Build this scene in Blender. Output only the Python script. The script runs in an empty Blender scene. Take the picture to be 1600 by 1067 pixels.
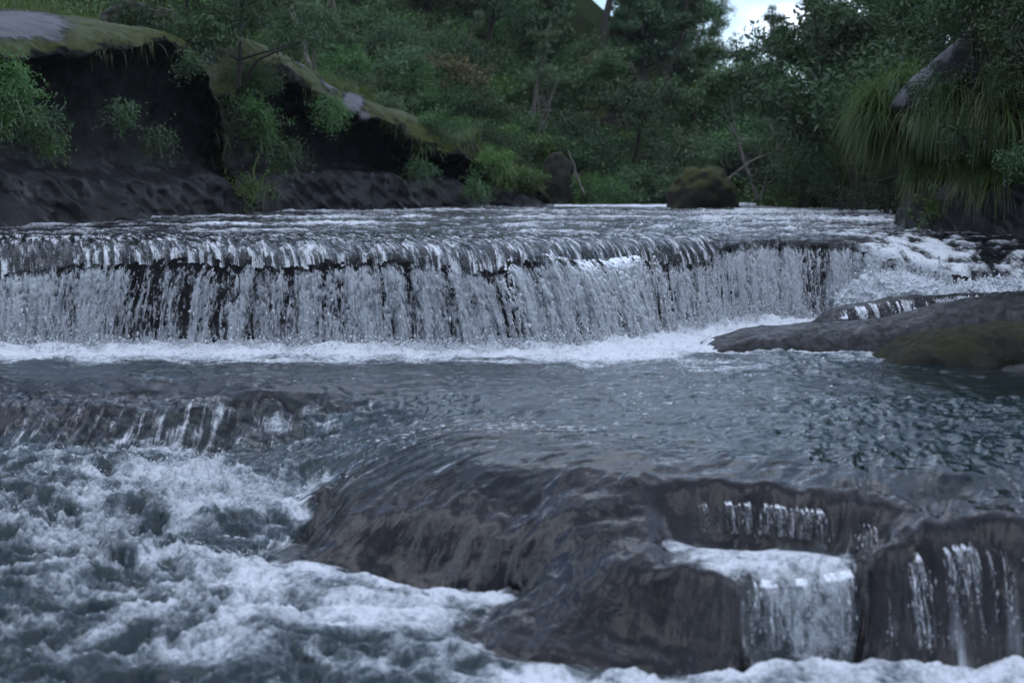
import bpy, math, random
import numpy as np
from mathutils import Vector

# ------------------------------------------------------------------ camera, world, sun, exposure
S = bpy.context.scene
COL = S.collection
random.seed(7)
RNG = np.random.default_rng(7)
FPX = 1600 * 50 / 36.0            # focal length in pixels of the 1600 px wide photograph
CAMZ = 2.1
HAZE = 0.00018
PITCH = math.atan(228.5 / FPX)
cam_d = bpy.data.cameras.new('camera')
cam_d.lens = 50; cam_d.sensor_width = 36; cam_d.clip_start = 0.1; cam_d.clip_end = 2000
cam_d.dof.use_dof = True; cam_d.dof.focus_distance = 20.0; cam_d.dof.aperture_fstop = 1.25
cam = bpy.data.objects.new('camera', cam_d); COL.objects.link(cam)
cam.location = (0, 0, CAMZ); cam.rotation_euler = (math.pi / 2 - PITCH, 0, 0)
S.camera = cam
SUN_EL, SUN_AZ = math.radians(62), math.radians(100)      # azimuth from +Y towards +X
w = bpy.data.worlds.new('World'); S.world = w; w.use_nodes = True
wn, wl = w.node_tree.nodes, w.node_tree.links
wn.clear()
sky = wn.new('ShaderNodeTexSky'); sky.sky_type = 'NISHITA'; sky.sun_disc = False
sky.sun_elevation = SUN_EL; sky.sun_rotation = SUN_AZ; sky.air_density = 1.0; sky.dust_density = 0.1; sky.ozone_density = 3.0
hs = wn.new('ShaderNodeHueSaturation'); hs.inputs['Saturation'].default_value = 0.92
bg = wn.new('ShaderNodeBackground'); bg.inputs['Strength'].default_value = 0.15
wo = wn.new('ShaderNodeOutputWorld')
tc = wn.new('ShaderNodeTexCoord'); sx = wn.new('ShaderNodeSeparateXYZ'); wl.new(tc.outputs['Generated'], sx.inputs[0])
def wm(op, a, b):
    nd = wn.new('ShaderNodeMath'); nd.operation = op
    for k_, v_ in enumerate((a, b)):
        if isinstance(v_, (int, float)): nd.inputs[k_].default_value = v_
        else: wl.new(v_, nd.inputs[k_])
    return nd.outputs[0]
den = wm('ADD', wm('MAXIMUM', sx.outputs[2], 0.0), 0.22)
cmap = wn.new('ShaderNodeCombineXYZ'); wl.new(wm('DIVIDE', sx.outputs[0], den), cmap.inputs[0]); wl.new(wm('DIVIDE', sx.outputs[1], den), cmap.inputs[1])
cn = wn.new('ShaderNodeTexNoise'); cn.inputs['Scale'].default_value = 1.5; cn.inputs['Detail'].default_value = 7; cn.inputs['Roughness'].default_value = 0.55; cn.inputs['Distortion'].default_value = 0.3
cr = wn.new('ShaderNodeMapRange'); cr.interpolation_type = 'SMOOTHSTEP'; cr.inputs[1].default_value = 0.46; cr.inputs[2].default_value = 0.62
cmx = wn.new('ShaderNodeMix'); cmx.data_type = 'RGBA'; cmx.inputs[7].default_value = (8.8, 9.8, 11.8, 1)
wl.new(cmap.outputs[0], cn.inputs['Vector']); wl.new(cn.outputs['Fac'], cr.inputs[0]); wl.new(wm('MULTIPLY', cr.outputs[0], wm('GREATER_THAN', sx.outputs[2], 0.0)), cmx.inputs[0])
wl.new(sky.outputs[0], hs.inputs['Color']); wl.new(hs.outputs[0], cmx.inputs[6]); wl.new(cmx.outputs[2], bg.inputs['Color']); wl.new(bg.outputs[0], wo.inputs['Surface'])
sun_d = bpy.data.lights.new('sun', 'SUN'); sun_d.energy = 0.5; sun_d.angle = math.radians(150); sun_d.color = (1, 0.99, 0.97)
sun = bpy.data.objects.new('sun', sun_d); COL.objects.link(sun)
sdir = Vector((math.sin(SUN_AZ) * math.cos(SUN_EL), math.cos(SUN_AZ) * math.cos(SUN_EL), math.sin(SUN_EL)))
sun.rotation_euler = sdir.to_track_quat('Z', 'Y').to_euler()
S.view_settings.view_transform = 'Standard'; S.view_settings.look = 'None'
S.view_settings.gamma = 1; S.view_settings.exposure = 0.45; S.view_settings.use_curve_mapping = False
S.render.engine = 'CYCLES'
S.cycles.use_denoising = True
S.cycles.max_bounces = 6; S.cycles.diffuse_bounces = 2; S.cycles.glossy_bounces = 3
S.cycles.transmission_bounces = 3; S.cycles.transparent_max_bounces = 10
S.cycles.caustics_reflective = False; S.cycles.caustics_refractive = False
S.cycles.use_adaptive_sampling = True; S.cycles.adaptive_threshold = 0.02

# ------------------------------------------------------------------ helpers: projection of survey points, noise, meshes
CT, ST = math.cos(PITCH), math.sin(PITCH)
def ray(px, py):
    v = 533.5 - py
    return px - 800.0, FPX * CT + v * ST, -FPX * ST + v * CT
def atY(px, py, Y):
    dx, dy, dz = ray(px, py); t = Y / dy
    return dx * t, Y, CAMZ + dz * t
def atZ(px, py, z):
    dx, dy, dz = ray(px, py); t = (z - CAMZ) / dz
    return dx * t, dy * t, z

def _h(ix, iy, iz, seed):
    h = (ix.astype(np.int64) * 374761393 + iy.astype(np.int64) * 668265263 + iz * 2147483647 + seed * 974634777) & 0xFFFFFFFF
    h = ((h ^ (h >> 13)) * 1274126177) & 0xFFFFFFFF
    h = ((h ^ (h >> 15)) * 2246822519) & 0xFFFFFFFF
    return (h ^ (h >> 16)) & 255
_A = np.arange(256) * (2 * math.pi / 256)
_GX, _GY = np.cos(_A).astype(np.float32), np.sin(_A).astype(np.float32)
_r3 = np.random.default_rng(3).normal(size=(256, 3)); _r3 /= np.linalg.norm(_r3, axis=1)[:, None]
_G3 = _r3.astype(np.float32)
def pn2(x, y, seed=0):
    x0, y0 = np.floor(x), np.floor(y)
    fx, fy = (x - x0).astype(np.float32), (y - y0).astype(np.float32)
    ix, iy = x0.astype(np.int64), y0.astype(np.int64)
    u = fx * fx * fx * (fx * (fx * 6 - 15) + 10); v = fy * fy * fy * (fy * (fy * 6 - 15) + 10)
    def g(i, j):
        k = _h(ix + i, iy + j, 0, seed)
        return _GX[k] * (fx - i) + _GY[k] * (fy - j)
    a = g(0, 0); b = g(1, 0); c = g(0, 1); d = g(1, 1)
    return (a + u * (b - a) + v * ((c + u * (d - c)) - (a + u * (b - a)))) * 1.5
def pn3(x, y, z, seed=0):
    x0, y0, z0 = np.floor(x), np.floor(y), np.floor(z)
    fx, fy, fz = (x - x0).astype(np.float32), (y - y0).astype(np.float32), (z - z0).astype(np.float32)
    ix, iy, iz = x0.astype(np.int64), y0.astype(np.int64), z0.astype(np.int64)
    f = lambda t: t * t * t * (t * (t * 6 - 15) + 10)
    u, v, ww = f(fx), f(fy), f(fz)
    def g(i, j, k):
        q = _G3[_h(ix + i, iy + j, iz + k, seed)]
        return q[..., 0] * (fx - i) + q[..., 1] * (fy - j) + q[..., 2] * (fz - k)
    def pl(k):
        a = g(0, 0, k); b = g(1, 0, k); c = g(0, 1, k); d = g(1, 1, k)
        p = a + u * (b - a); return p + v * ((c + u * (d - c)) - p)
    p = pl(0); return (p + ww * (pl(1) - p)) * 1.5
def fbm2(x, y, o=4, seed=0, gain=0.5):
    s = 0; a = 1; t = 0
    for k in range(o):
        s = s + a * pn2(x * 2 ** k + 17.3 * k, y * 2 ** k - 9.1 * k, seed + k); t += a; a *= gain
    return s / t * 1.3
def ridge2(x, y, o=3, seed=0):
    s = 0; a = 1; t = 0
    for k in range(o):
        s = s + a * (1 - np.abs(pn2(x * 2 ** k + 5.3 * k, y * 2 ** k + 3.1 * k, seed + k)) * 1.6); t += a; a *= 0.5
    return s / t
def fbm3(P, f, o=4, seed=0, gain=0.5):
    s = 0; a = 1; t = 0
    for k in range(o):
        q = P * (f * 2 ** k); s = s + a * pn3(q[..., 0] + 7 * k, q[..., 1] + 3 * k, q[..., 2], seed + k); t += a; a *= gain
    return s / t * 1.3
def sst(a, b, x):
    t = np.clip((x - a) / (b - a), 0, 1); return t * t * (3 - 2 * t)

def mesh_np(name, V, Q, attrs=None, smooth=True, compact=True):
    V = np.asarray(V, np.float32).reshape(-1, 3); Q = np.asarray(Q, np.int32)
    attrs = {k: np.asarray(v, np.float32).reshape(-1) for k, v in (attrs or {}).items()}
    if compact:
        used = np.zeros(len(V), bool); used[Q.ravel()] = True
        idx = np.cumsum(used) - 1; V = V[used]; Q = idx[Q].astype(np.int32)
        attrs = {k: v[used] for k, v in attrs.items()}
    me = bpy.data.meshes.new(name)
    n, k = Q.shape
    me.vertices.add(len(V)); me.vertices.foreach_set('co', V.ravel())
    me.loops.add(n * k); me.loops.foreach_set('vertex_index', Q.ravel())
    me.polygons.add(n); me.polygons.foreach_set('loop_start', np.arange(n, dtype=np.int32) * k)
    me.polygons.foreach_set('use_smooth', np.full(n, smooth))
    for kk, v in attrs.items():
        me.attributes.new(kk, 'FLOAT', 'POINT').data.foreach_set('value', v)
    me.update(calc_edges=True)
    return me
def grid_quads(nr, nc, mask=None):
    i = np.arange(nr * nc).reshape(nr, nc)
    q = np.stack([i[:-1, :-1], i[:-1, 1:], i[1:, 1:], i[1:, :-1]], -1)
    return q.reshape(-1, 4) if mask is None else q[mask]
def obj(name, me, mat, parent=None):
    o = bpy.data.objects.new(name, me); COL.objects.link(o)
    if mat is not None and len(me.materials) == 0: me.materials.append(mat)
    if parent is not None: o.parent = parent
    return o
def tag(o, label=None, cat=None, group=None, kind=None):
    if label: o['label'] = label
    if cat: o['category'] = cat
    if group: o['group'] = group
    if kind: o['kind'] = kind
    return o
def empty(name, loc, rz=0.0, sc=1.0):
    o = bpy.data.objects.new(name, None); COL.objects.link(o)
    o.location = loc; o.rotation_euler = (0, 0, rz); o.scale = (sc, sc, sc); o.empty_display_size = 0.2
    return o
def cat_mesh(parts):
    """joins (V, Q, attr) lists; every face is a quad"""
    Vs, Qs, As, n = [], [], [], 0
    for V, Q, A in parts:
        Vs.append(V); Qs.append(Q + n); As.append(A); n += len(V)
    return np.concatenate(Vs), np.concatenate(Qs), np.concatenate(As)
def tube(pts, rad, sides=6):
    pts = np.asarray(pts, float); rad = np.asarray(rad, float); n = len(pts)
    d = np.gradient(pts, axis=0); d /= np.linalg.norm(d, axis=1)[:, None] + 1e-9
    ref = np.tile([0.31, 0.17, 0.93], (n, 1)); ref[np.abs(d[:, 2]) > 0.9] = [1, 0.1, 0]
    a = np.cross(d, ref); a /= np.linalg.norm(a, axis=1)[:, None] + 1e-9; b = np.cross(d, a)
    t = np.arange(sides) * 2 * math.pi / sides
    V = pts[:, None] + rad[:, None, None] * (np.cos(t)[None, :, None] * a[:, None] + np.sin(t)[None, :, None] * b[:, None])
    i = np.arange(n * sides).reshape(n, sides); j = np.roll(i, -1, 1)
    Q = np.stack([i[:-1], j[:-1], j[1:], i[1:]], -1).reshape(-1, 4)
    return V.reshape(-1, 3), Q, np.full(n * sides, random.random())
def leaves(cen, nrm, size, aspect=2.2, rng=RNG):
    """one pointed quad per leaf"""
    n = len(cen)
    nrm = nrm / (np.linalg.norm(nrm, axis=1)[:, None] + 1e-9)
    r = rng.normal(size=(n, 3)); a = np.cross(nrm, r); a /= np.linalg.norm(a, axis=1)[:, None] + 1e-9
    a[:, 2] -= 0.35; a /= np.linalg.norm(a, axis=1)[:, None]
    b = np.cross(nrm, a); b /= np.linalg.norm(b, axis=1)[:, None] + 1e-9
    L = (size * rng.uniform(0.6, 1.3, n))[:, None]; W = L / aspect
    V = np.stack([cen - a * L * .5, cen + b * W * .5 + a * L * .05, cen + a * L * .5 - nrm * L * .12, cen - b * W * .5 + a * L * .05], 1)
    Q = np.arange(4 * n).reshape(n, 4)
    return V.reshape(-1, 3), Q, np.repeat(rng.uniform(0, 1, n), 4)
def blades(root, dirv, length, width, droop, seg=4, rng=RNG):
    """long grass blades that leave along dirv and bend down under their weight"""
    n = len(root); P = root.copy(); d = dirv / np.linalg.norm(dirv, axis=1)[:, None]
    side = np.cross(d, np.array([0, 0, 1.0]) + rng.normal(0, .4, (n, 3))); side /= np.linalg.norm(side, axis=1)[:, None] + 1e-9
    rows = []
    for k in range(seg + 1):
        wv = (width * (1 - (k / seg) ** 1.6) + 0.0006)[:, None]
        rows.append(np.stack([P - side * wv * .5, P + side * wv * .5], 1))
        d = d + np.array([0, 0, -1.0]) * (droop / seg)[:, None] + rng.normal(0, .05, (n, 3)); d /= np.linalg.norm(d, axis=1)[:, None]
        P = P + d * (length / seg)[:, None]
    V = np.stack(rows, 1)                                   # n, seg+1, 2, 3
    i = np.arange(n * (seg + 1) * 2).reshape(n, seg + 1, 2)
    Q = np.stack([i[:, :-1, 0], i[:, :-1, 1], i[:, 1:, 1], i[:, 1:, 0]], -1).reshape(-1, 4)
    return V.reshape(-1, 3), Q, np.repeat(rng.uniform(0, 1, n), (seg + 1) * 2)

# ------------------------------------------------------------------ materials
class NT:
    def __init__(s, name):
        s.m = bpy.data.materials.new(name); s.m.use_nodes = True
        s.t = s.m.node_tree; s.t.nodes.clear(); s.out = s.t.nodes.new('ShaderNodeOutputMaterial')
    def n(s, typ, **kw):
        nd = s.t.nodes.new('ShaderNode' + typ)
        for k, v in kw.items():
            if hasattr(nd, k) and not k[0].isupper(): setattr(nd, k, v)
        return nd
    def set(s, sock, v):
        if isinstance(v, bpy.types.NodeSocket): s.t.links.new(v, sock)
        elif v is not None:
            if hasattr(sock.default_value, '__len__') and not hasattr(v, '__len__'): v = (v, v, v, 1) if len(sock.default_value) == 4 else (v,) * 3
            if hasattr(v, '__len__') and len(v) == 3 and hasattr(sock.default_value, '__len__') and len(sock.default_value) == 4: v = (*v, 1)
            sock.default_value = v
    def math(s, op, a, b=0.0, c=None, clamp=False):
        nd = s.n('Math', operation=op); nd.use_clamp = clamp
        s.set(nd.inputs[0], a); s.set(nd.inputs[1], b)
        if c is not None: s.set(nd.inputs[2], c)
        return nd.outputs[0]
    def attr(s, name): nd = s.n('Attribute'); nd.attribute_name = name; return nd.outputs['Fac']
    def pos(s): return s.n('NewGeometry').outputs['Position']
    def objc(s): return s.n('TexCoord').outputs['Object']
    def comb(s, x, y, z):
        nd = s.n('CombineXYZ'); s.set(nd.inputs[0], x); s.set(nd.inputs[1], y); s.set(nd.inputs[2], z); return nd.outputs[0]
    def mapv(s, vec, scale=(1, 1, 1), rot=(0, 0, 0)):
        nd = s.n('Mapping'); s.set(nd.inputs['Vector'], vec); nd.inputs['Scale'].default_value = scale; nd.inputs['Rotation'].default_value = rot; return nd.outputs[0]
    def noise(s, vec, scale, detail=5, rough=0.55, dist=0.0):
        nd = s.n('TexNoise'); s.set(nd.inputs['Vector'], vec); nd.inputs['Scale'].default_value = scale
        nd.inputs['Detail'].default_value = detail; nd.inputs['Roughness'].default_value = rough; nd.inputs['Distortion'].default_value = dist
        return nd.outputs['Fac']
    def vor(s, vec, scale, feature='F1'):
        nd = s.n('TexVoronoi', feature=feature); s.set(nd.inputs['Vector'], vec); nd.inputs['Scale'].default_value = scale; return nd.outputs['Distance']
    def ramp(s, fac, stops):
        nd = s.n('ValToRGB'); s.set(nd.inputs[0], fac); e = nd.color_ramp.elements
        while len(e) < len(stops): e.new(0.5)
        for q, (p, c) in zip(e, stops):
            q.position = p; q.color = (*c, 1) if hasattr(c, '__len__') else (c, c, c, 1)
        return nd.outputs[0]
    def step(s, fac, a, b):
        nd = s.n('MapRange', interpolation_type='SMOOTHSTEP'); s.set(nd.inputs[0], fac)
        nd.inputs[1].default_value = a; nd.inputs[2].default_value = b; return nd.outputs[0]
    def mix(s, fac, a, b):
        nd = s.n('Mix', data_type='RGBA'); s.set(nd.inputs[0], fac); s.set(nd.inputs[6], a); s.set(nd.inputs[7], b); return nd.outputs[2]
    def bump(s, h, strength, dist, normal=None):
        nd = s.n('Bump'); nd.inputs['Strength'].default_value = strength; nd.inputs['Distance'].default_value = dist
        s.set(nd.inputs['Height'], h)
        if normal is not None: s.set(nd.inputs['Normal'], normal)
        return nd.outputs[0]
    def sh(s, typ, **kw):
        nd = s.n(typ)
        for k, v in kw.items(): s.set(nd.inputs[k.replace('_', ' ')], v)
        return nd.outputs[0]
    def mixs(s, fac, a, b):
        nd = s.n('MixShader'); s.set(nd.inputs[0], fac); s.t.links.new(a, nd.inputs[1]); s.t.links.new(b, nd.inputs[2]); return nd.outputs[0]
    def done(s, shader): s.t.links.new(shader, s.out.inputs['Surface']); return s.m

def water_mat(name, deep=(0.017, 0.030, 0.033), bumps=0.5, fscale=1.0, stretch=(1, 1, 1), sbump=2.2, milk=(0.15, 0.18, 0.205)):
    t = NT(name); p = t.mapv(t.pos(), stretch)
    fv = t.comb(t.attr('fa'), t.attr('fl'), 0.0); stk = t.attr('stk')
    s1 = t.noise(t.mapv(fv, (10, 1.0, 1)), 1.0, 4, 0.55, 0.6); s2 = t.noise(t.mapv(fv, (40, 4, 1)), 1.0, 3, 0.6, 0.3)
    fm = t.attr('foam'); dp = t.attr('depth')
    n1 = t.noise(p, 7 * fscale, 6, 0.62, 0.6); n2 = t.noise(p, 26 * fscale, 5, 0.65, 0.4)
    n3 = t.noise(t.mapv(t.pos(), (1, 0.45, 1)), 90 * fscale, 3, 0.6)
    rg = lambda q, k: t.math('SUBTRACT', 1.0, t.math('MULTIPLY', t.math('ABSOLUTE', t.math('SUBTRACT', q, .5)), k))
    pr = t.mapv(p, (1.25, 0.8, 1), (0, 0, 0.5))
    f1 = rg(t.noise(pr, 3.2 * fscale, 5, 0.6, 1.6), 6.0); f2 = rg(t.noise(pr, 9 * fscale, 4, 0.6, 1.2), 5.5)
    lace = t.math('ADD', t.math('MULTIPLY', t.math('SUBTRACT', n1, .5), 0.9), t.math('ADD', t.math('MULTIPLY', t.math('SUBTRACT', n2, .5), 1.2), t.math('ADD', t.math('MULTIPLY', t.math('SUBTRACT', f1, .45), 0.38), t.math('MULTIPLY', t.math('SUBTRACT', f2, .45), 0.30))))
    lace = t.math('ADD', t.math('MULTIPLY', lace, t.math('SUBTRACT', 1.0, t.math('MULTIPLY', stk, 0.6))), t.math('MULTIPLY', stk, t.math('ADD', t.math('MULTIPLY', t.math('SUBTRACT', s1, .5), 2.6), t.math('MULTIPLY', t.math('SUBTRACT', s2, .5), 1.2))))
    fac = t.step(t.math('ADD', fm, t.math('MULTIPLY', lace, t.math('ADD', t.math('ADD', 0.25, t.math('MULTIPLY', stk, 0.42)), t.math('MULTIPLY', fm, 0.75)))), 0.30, 1.10)  # extra streak gain whitens smooth water, painting in its sky sheen
    hgt = t.math('ADD', t.math('MULTIPLY', n1, 0.6), t.math('ADD', t.math('MULTIPLY', n2, 0.35), t.math('MULTIPLY', n3, 0.12)))
    hgt = t.math('ADD', t.math('MULTIPLY', hgt, t.math('SUBTRACT', 1.0, t.math('MULTIPLY', stk, 0.9))), t.math('MULTIPLY', stk, t.math('ADD', t.math('MULTIPLY', s1, sbump), t.math('MULTIPLY', s2, sbump * .08))))
    nr = t.bump(hgt, bumps, 0.06)
    fr = t.n('Fresnel'); fr.inputs['IOR'].default_value = 1.33; t.set(fr.inputs['Normal'], nr)
    dcol = t.mix(t.step(t.math('ADD', fm, t.math('MULTIPLY', t.math('SUBTRACT', n1, .5), 0.5)), 0.15, 0.85), deep, milk)
    body = t.mixs(t.step(t.math('ADD', dp, t.math('MULTIPLY', fm, 0.2)), 0.0, 0.34), t.sh('BsdfTransparent', Color=(0.80, 0.88, 0.88)), t.sh('BsdfDiffuse', Color=dcol))
    body = t.mixs(fr.outputs[0], body, t.sh('BsdfGlossy', Color=1.0, Roughness=0.06, Normal=nr))
    nf = t.bump(t.math('ADD', n2, t.math('MULTIPLY', n3, 0.6)), 0.55, 0.05)
    foam = t.mixs(0.12, t.sh('BsdfDiffuse', Color=(0.83, 0.84, 0.85), Normal=nf), t.sh('BsdfGlossy', Color=0.9, Roughness=0.2, Normal=nf))
    return t.done(t.mixs(fac, body, foam))
M = {}
M['pool'] = water_mat('river_water', bumps=0.24)
M['upper'] = water_mat('upper_river_water', deep=(0.014, 0.015, 0.018), bumps=1.0, stretch=(0.9, 0.45, 1), sbump=3.2, milk=(0.06, 0.068, 0.078))

def curtain_mat():
    t = NT('falling_water'); fm = t.attr('foam'); p = t.mapv(t.pos(), (1, 1, 0.5))
    n1 = t.noise(p, 30, 5, 0.65, 0.5); n2 = t.noise(p, 75, 3, 0.6)
    nr = t.bump(t.math('ADD', n1, t.math('MULTIPLY', n2, 0.4)), 0.9, 0.05)
    fac = t.step(t.math('ADD', fm, t.math('MULTIPLY', t.math('SUBTRACT', n1, .5), 1.3)), 0.18, 1.05)
    fr = t.n('Fresnel'); fr.inputs['IOR'].default_value = 1.33; t.set(fr.inputs['Normal'], nr)
    nrc = t.bump(n1, 0.25, 0.04); fr.inputs['IOR'].default_value = 1.25; t.set(fr.inputs['Normal'], nrc)
    clear = t.mixs(fr.outputs[0], t.sh('BsdfTransparent', Color=(0.90, 0.92, 0.93)), t.sh('BsdfGlossy', Color=1.0, Roughness=0.05, Normal=nrc))
    wt = t.mixs(0.35, t.sh('BsdfDiffuse', Color=(0.78, 0.80, 0.83), Normal=nr), t.sh('BsdfTranslucent', Color=(0.78, 0.80, 0.83), Normal=nr))
    wt = t.mixs(0.18, wt, t.sh('BsdfGlossy', Color=1.0, Roughness=0.12, Normal=nr))
    return t.done(t.mixs(fac, clear, wt))
M['curtain'] = curtain_mat()
def spray_mat():
    t = NT('water_spray')
    wt = t.mixs(0.3, t.sh('BsdfDiffuse', Color=(0.80, 0.82, 0.85)), t.sh('BsdfTranslucent', Color=(0.80, 0.82, 0.85)))
    return t.done(t.mixs(0.25, wt, t.sh('BsdfGlossy', Color=1.0, Roughness=0.1)))
M['spray'] = spray_mat()
def froth_mat():
    t = NT('white_froth'); p = t.pos()
    n1 = t.noise(p, 14, 6, 0.65, 0.5); n2 = t.noise(p, 60, 4, 0.6)
    nr = t.bump(t.math('ADD', n1, t.math('MULTIPLY', n2, 0.4)), 0.7, 0.06)
    fac = t.step(n1, 0.25, 0.52)
    c = t.mix(fac, (0.34, 0.40, 0.43), (0.80, 0.82, 0.84))
    return t.done(t.mixs(0.12, t.sh('BsdfDiffuse', Color=c, Normal=nr), t.sh('BsdfGlossy', Color=0.9, Roughness=0.15, Normal=nr)))
M['froth'] = froth_mat()

def wet_rock(name, dark, mid, warm, rough=0.22, film=True, moss=None, scale=1.0, coat=1.0):
    """water worn sandstone; film rocks carry running water, whose streaks follow the flow attributes"""
    t = NT(name); p = t.pos()
    n1 = t.noise(p, 1.7 * scale, 6, 0.6, 0.3); n2 = t.noise(p, 9 * scale, 6, 0.65); n3 = t.noise(p, 42 * scale, 4, 0.6)
    col = t.mix(t.step(n1, 0.35, 0.68), dark, mid)
    col = t.mix(t.math('MULTIPLY', t.step(n2, 0.60, 0.74), 0.6 if film else 0.75), col, warm)
    col = t.mix(t.math('MULTIPLY', t.step(n3, 0.45, 0.75), 0.5), col, tuple(c * 0.35 for c in dark))
    if moss is not None:
        nz = t.n('SeparateXYZ'); t.set(nz.inputs[0], t.n('NewGeometry').outputs['Normal'])
        mk = t.step(t.math('ADD', nz.outputs[2], t.math('MULTIPLY', t.math('SUBTRACT', n1, .5), 1.3)), moss[1], moss[1] + 0.35)
        mc = t.mix(n2, tuple(c * 0.5 for c in moss[0]), moss[0]); col = t.mix(mk, col, mc)
    h = t.math('ADD', t.math('MULTIPLY', n2, 0.8), t.math('MULTIPLY', n3, 0.35))
    nr = t.bump(h, 0.55, 0.05)
    if film:
        fv = t.comb(t.attr('fa'), t.attr('fl'), 0.0)
        s1 = t.noise(t.mapv(fv, (7, 0.9, 1)), 1.0, 3, 0.5, 0.7); s2 = t.noise(t.mapv(fv, (48, 6, 1)), 1.0, 3, 0.6, 0.3)
        hs_ = t.math('ADD', s1, t.math('MULTIPLY', s2, 0.10))
        hs_ = t.math('ADD', hs_, t.math('MULTIPLY', t.noise(t.mapv(p, (1.6, .8, 1)), 7, 3, 0.5, 0.8), 0.22))
        cn = t.bump(hs_, 0.42, 0.08)
        fm = t.attr('foam')
        sf = t.step(t.math('ADD', fm, t.math('MULTIPLY', t.math('SUBTRACT', s1, .5), t.math('ADD', 1.5, fm))), 0.52, 1.05)  # white threads: foam at the feet, painted sky sheen higher up
        nr2 = t.bump(hs_, 0.35, 0.05, nr)
        b = t.n('BsdfPrincipled')
        for k, v in {'Base Color': col, 'Roughness': 0.5, 'Specular IOR Level': 0.03, 'Normal': nr2, 'Coat Weight': 1.0, 'Coat Roughness': 0.04, 'Coat IOR': 1.36, 'Coat Normal': cn}.items(): t.set(b.inputs[k], v)
        fo = t.sh('BsdfDiffuse', Color=(0.70, 0.73, 0.76), Normal=cn)
        return t.done(t.mixs(sf, b.outputs[0], fo))
    b = t.n('BsdfPrincipled')
    cv = t.math('MULTIPLY', t.step(n2, 0.35, 0.65), coat) if moss is None else t.math('MULTIPLY', t.math('SUBTRACT', 1.0, mk), coat)
    for k, v in {'Base Color': col, 'Roughness': rough + 0.25 if moss else rough, 'Normal': nr, 'Coat Weight': cv, 'Coat Roughness': 0.10, 'Coat IOR': 1.33, 'Specular IOR Level': 0.2, 'Coat Normal': nr}.items(): t.set(b.inputs[k], v)
    return t.done(b.outputs[0])
M['dome'] = wet_rock('wet_brown_rock', (0.006, 0.005, 0.0055), (0.020, 0.0165, 0.017), (0.070, 0.052, 0.018))
M['bed'] = wet_rock('riverbed_rock', (0.020, 0.020, 0.018), (0.045, 0.040, 0.032), (0.07, 0.055, 0.03), film=False)
M['shelf'] = wet_rock('wet_dark_rock', (0.014, 0.013, 0.014), (0.034, 0.030, 0.030), (0.05, 0.04, 0.032), rough=0.3, film=False)
M['slab'] = wet_rock('wet_grey_rock', (0.004, 0.004, 0.005), (0.010, 0.009, 0.010), (0.024, 0.019, 0.015), rough=0.4, film=False)
M['mossrock'] = wet_rock('mossy_rock', (0.016, 0.016, 0.011), (0.030, 0.027, 0.017), (0.10, 0.10, 0.065), rough=0.45, film=False, moss=((0.034, 0.034, 0.013), 0.45), coat=0.1)
def cliff_mat(name, moss, thr, grey=(0.014, 0.014, 0.017)):
    t = NT(name); p = t.pos()
    n1 = t.noise(p, 0.9, 6, 0.6, 0.5); n2 = t.noise(p, 5, 6, 0.65); n3 = t.noise(p, 24, 4, 0.6)
    st = t.noise(t.mapv(p, (2.2, 2.2, 0.22)), 1.6, 5, 0.6, 0.4)
    z = t.n('SeparateXYZ'); t.set(z.inputs[0], p)
    skirt = t.attr('skirt')
    blk = t.mix(t.math('MULTIPLY', t.step(n2, 0.48, 0.62), t.step(n1, 0.42, 0.55)), (0.0045, 0.0045, 0.005), (0.008, 0.013, 0.005))
    low = t.mix(t.step(n1, 0.42, 0.66), (0.004, 0.004, 0.004), grey); low = t.mix(t.math('MULTIPLY', t.step(n2, 0.56, 0.70), 0.7), low, (0.040, 0.024, 0.012))
    low = t.mix(t.math('MULTIPLY', t.step(st, 0.45, 0.6), 0.85), low, (0.016, 0.015, 0.015))
    low = t.mix(t.math('MULTIPLY', t.step(t.noise(t.mapv(p, (3, 3, .35)), 1.3, 4, .55, .5), 0.60, 0.68), 0.8), low, (0.050, 0.050, 0.058))
    up = t.mix(t.step(st, 0.58, 0.75), blk, (0.018, 0.018, 0.020))
    col = t.mix(t.step(t.math('ADD', skirt, t.math('MULTIPLY', t.math('SUBTRACT', n2, .5), 0.5)), 0.35, 0.65), up, low)
    pale = t.attr('pale')
    col = t.mix(t.step(t.math('ADD', pale, t.math('SUBTRACT', n2, .5)), 0.4, 0.7), col, t.mix(n3, (0.075, 0.075, 0.082), (0.17, 0.168, 0.18)))
    nz = t.n('SeparateXYZ'); t.set(nz.inputs[0], t.n('NewGeometry').outputs['Normal'])
    mk = t.step(t.math('ADD', nz.outputs[2], t.math('MULTIPLY', t.math('SUBTRACT', n1, .5), 0.9)), thr, thr + 0.3)
    mk = t.math('MULTIPLY', t.math('MULTIPLY', mk, t.attr('top')), t.math('SUBTRACT', 1.0, t.step(pale, 0.25, 0.6)))
    col = t.mix(mk, col, t.mix(t.step(n2, 0.3, 0.7), tuple(c * 0.45 for c in moss), moss))
    nr = t.bump(t.math('ADD', n2, t.math('MULTIPLY', n3, 0.4)), 0.7, 0.10)
    b = t.n('BsdfPrincipled')
    for k, v in {'Base Color': col, 'Roughness': 0.55, 'Normal': nr, 'Specular IOR Level': 0.15, 'Coat Weight': t.math('MULTIPLY', skirt, 0.22), 'Coat Roughness': 0.3}.items(): t.set(b.inputs[k], v)
    return t.done(b.outputs[0])
M['mosscap'] = wet_rock('moss_capped_rock', (0.018, 0.014, 0.011), (0.040, 0.031, 0.022), (0.06, 0.045, 0.03), rough=0.5, film=False, moss=((0.060, 0.066, 0.016), 0.15), coat=0.1)
M['cliff'] = cliff_mat('cliff_rock', (0.060, 0.075, 0.012), 0.22)
M['bank'] = cliff_mat('bank_rock', (0.045, 0.050, 0.018), 0.45)
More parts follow.
